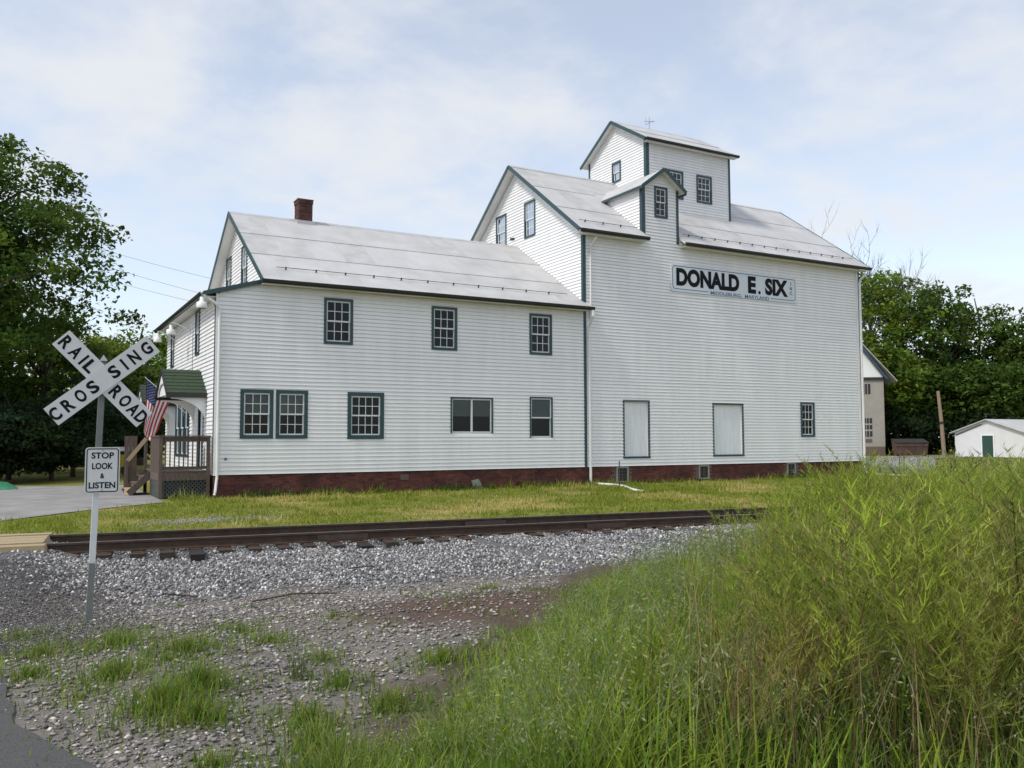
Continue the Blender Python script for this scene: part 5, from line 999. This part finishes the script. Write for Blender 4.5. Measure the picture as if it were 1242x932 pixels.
def stand(name, x, y, h, lush, label, tilt, seeds, green, straw, parent=None, nb_=15, pods=9):
    tm = [stalk(s, nb_=nb_, pods=pods) for s in seeds]; n = len(x); which = rng.integers(0, len(tm), n); pos = np.stack([x, y, gz(x, y)-.02], 1); rot = tilt_rot(n, tilt)
    V, F, I = scatter([(a, b) for a, b, c in tm], which, pos, rot, h); W = np.concatenate([np.tile(tm[k][2], int((which == k).sum())) for k in range(len(tm)) if (which == k).any()])
    gcol = np.array(green)[rng.integers(0, len(green), n)]*np.clip(1+.28*rng.normal(size=(n, 1)), .45, 1.7); scol = np.array(straw)[rng.integers(0, len(straw), n)]*(1+.2*rng.normal(size=(n, 1)))
    wv_ = np.clip(W*lush[I], 0, 1)[:, None]; col = scol[I]*(1-wv_)+gcol[I]*wv_; o = np_mesh(name, V, F, 'weed', col.clip(.008, .6), parent)
    if parent is None: tag(o, label, 'weeds', kind='stuff')
    return o
GRN = [(.32, .45, .032), (.22, .36, .032), (.37, .44, .050), (.15, .27, .032)]; STR = [(.30, .225, .10), (.22, .17, .07), (.38, .29, .14), (.19, .20, .055)]
n = 6000; a_ = rng.uniform(.2, 10.5, n); b_ = 4.6+8.8*rng.random(n)**1.1; mid, tall = zone(a_, b_); sel = rng.random(n) < tall*np.clip(2.6*fbm(a_+9, b_, 1.9, 33)-.75, .05, 1.0); a_, b_ = a_[sel], b_[sel]; mid, tall = zone(a_, b_); x, y = site(a_, b_); n = len(x)
h = (.58+.80*smooth01((a_-(.75+(b_-5)*.33))/1.4))*(.70+.36*rng.random(n)**.8)*(.80+.42*fbm(x, y, 1.3, 91)); lush = np.clip(.55+1.05*fbm(x, y, 1.1, 92)-.45*smooth01((6.2-b_)/1.2)*rng.random(n)+.15*rng.normal(size=n), .08, 1.0)
stand('tall_weeds', x, y, h, lush, 'dense stand of tall feathery yellow-green weeds gone to seed on the right', .16, range(12), GRN, STR)
# bleached dry stalks and dark leafy underlayer inside the stand
n = 1500; a_ = rng.uniform(.8, 7, n); b_ = 4.5+4.5*rng.random(n)**1.5; mid, tall = zone(a_, b_); sel = tall > .3; x, y = site(a_[sel], b_[sel])
grass('dry_stalks', x, y, .5+.8*rng.random(len(x)), [(.42, .33, .18), (.32, .25, .13), (.24, .18, .09), (.15, .125, .06)], 'dry straw-coloured stalks among the tall weeds', .30, templ=[blade(b, .012, 4) for b in (.05, .15, .5)], wscale=.35)
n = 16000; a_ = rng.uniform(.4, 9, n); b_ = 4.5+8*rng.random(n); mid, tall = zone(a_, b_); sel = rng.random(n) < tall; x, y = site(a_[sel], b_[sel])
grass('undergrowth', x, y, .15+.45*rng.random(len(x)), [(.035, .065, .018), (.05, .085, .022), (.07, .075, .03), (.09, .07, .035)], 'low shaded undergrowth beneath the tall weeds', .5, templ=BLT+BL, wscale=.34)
# single plants that stand out
random.seed(5)
def single(name, a, b, h, k, label, green, seeds, tilt=.16, r_=.06, nb_=20, pods=13):
    x0, y0 = site(a, b); t = thing(name, (x0, y0, float(gz(x0, y0))), label, 'plant'); x = x0+rng.normal(0, r_, k); y = y0+rng.normal(0, r_, k); stand('stems', x, y, h*(.75+.35*rng.random(k)), np.full(k, .95), None, tilt, seeds, green, STR, parent=t, nb_=nb_, pods=pods); return t
single('seeding_weed', 2.45, 4.75, 1.02, 7, 'bushy yellow-green seeding weed with spreading branches at the lower right', [(.30, .38, .04), (.27, .36, .04)], (31, 32, 33), .33, .05, 24, 18)
single('seeding_weed', 1.75, 5.0, 1.0, 6, 'tan-stemmed feathery weed leaning at the front edge of the stand', [(.36, .33, .08), (.40, .34, .11)], (34, 35), .28, .06)
single('seeding_weed', 2.75, 10.6, 1.0, 5, 'pale green weed rising in front of the far rail end', [(.30, .38, .06), (.32, .40, .08)], (36, 37), .12, .1)
single('seeding_weed', 4.6, 8.2, 1.72, 3, 'tallest pale weed tip standing against the driveway', [(.30, .38, .09)], (38, 39), .08, .08)
single('seeding_weed', 3.05, 5.35, 1.15, 6, 'arching yellow-green weed at the lower right picture edge', [(.29, .36, .05), (.26, .34, .05)], (41, 42, 43), .36, .06, 22, 16)
single('seeding_weed', 1.25, 4.9, .8, 6, 'short dry tan weed at the foot of the stand', [(.38, .30, .12), (.34, .29, .10)], (44, 45), .35, .07, 16, 10)
single('seeding_weed', 2.25, 6.3, 1.2, 5, 'bleached tan seeding weed halfway up the stand', [(.42, .33, .14), (.40, .35, .14)], (46, 47), .30, .10, 18, 12)
x0, y0 = site(-1.72, 7.15); t = thing('grass_tuft', (x0, y0, float(gz(x0, y0))), 'upright dark green tuft alone on the gravel left of the dirt patch', 'plant'); k = 90
grass('blades', x0+rng.normal(0, .05, k), y0+rng.normal(0, .05, k), .18+.30*rng.random(k)**1.5, [(.09, .14, .045), (.13, .18, .06)], None, .14, templ=BLT, wscale=.16, parent=t)
for i, (p0, p1, lb) in enumerate((((-2.5, -16.2), (-1.5, -16.5), 'long rusty wire lying on the ballast edge'), ((-.6, -14.3), (-.2, -14.4), 'short dark stick lying on the ballast'), ((-3.4, -15.0), (-3.0, -15.2), 'bent dark wire end near the sign post'))):
    mid_ = ((p0[0]+p1[0])/2, (p0[1]+p1[1])/2+.06); mb = MB(); mb.tube([(*q, float(gz(*q))+.035) for q in (p0, mid_, p1)], .010, 5); tag(mb.build('scrap_wire', 'tie_wood'), lb, 'debris', 'scraps on the ballast')
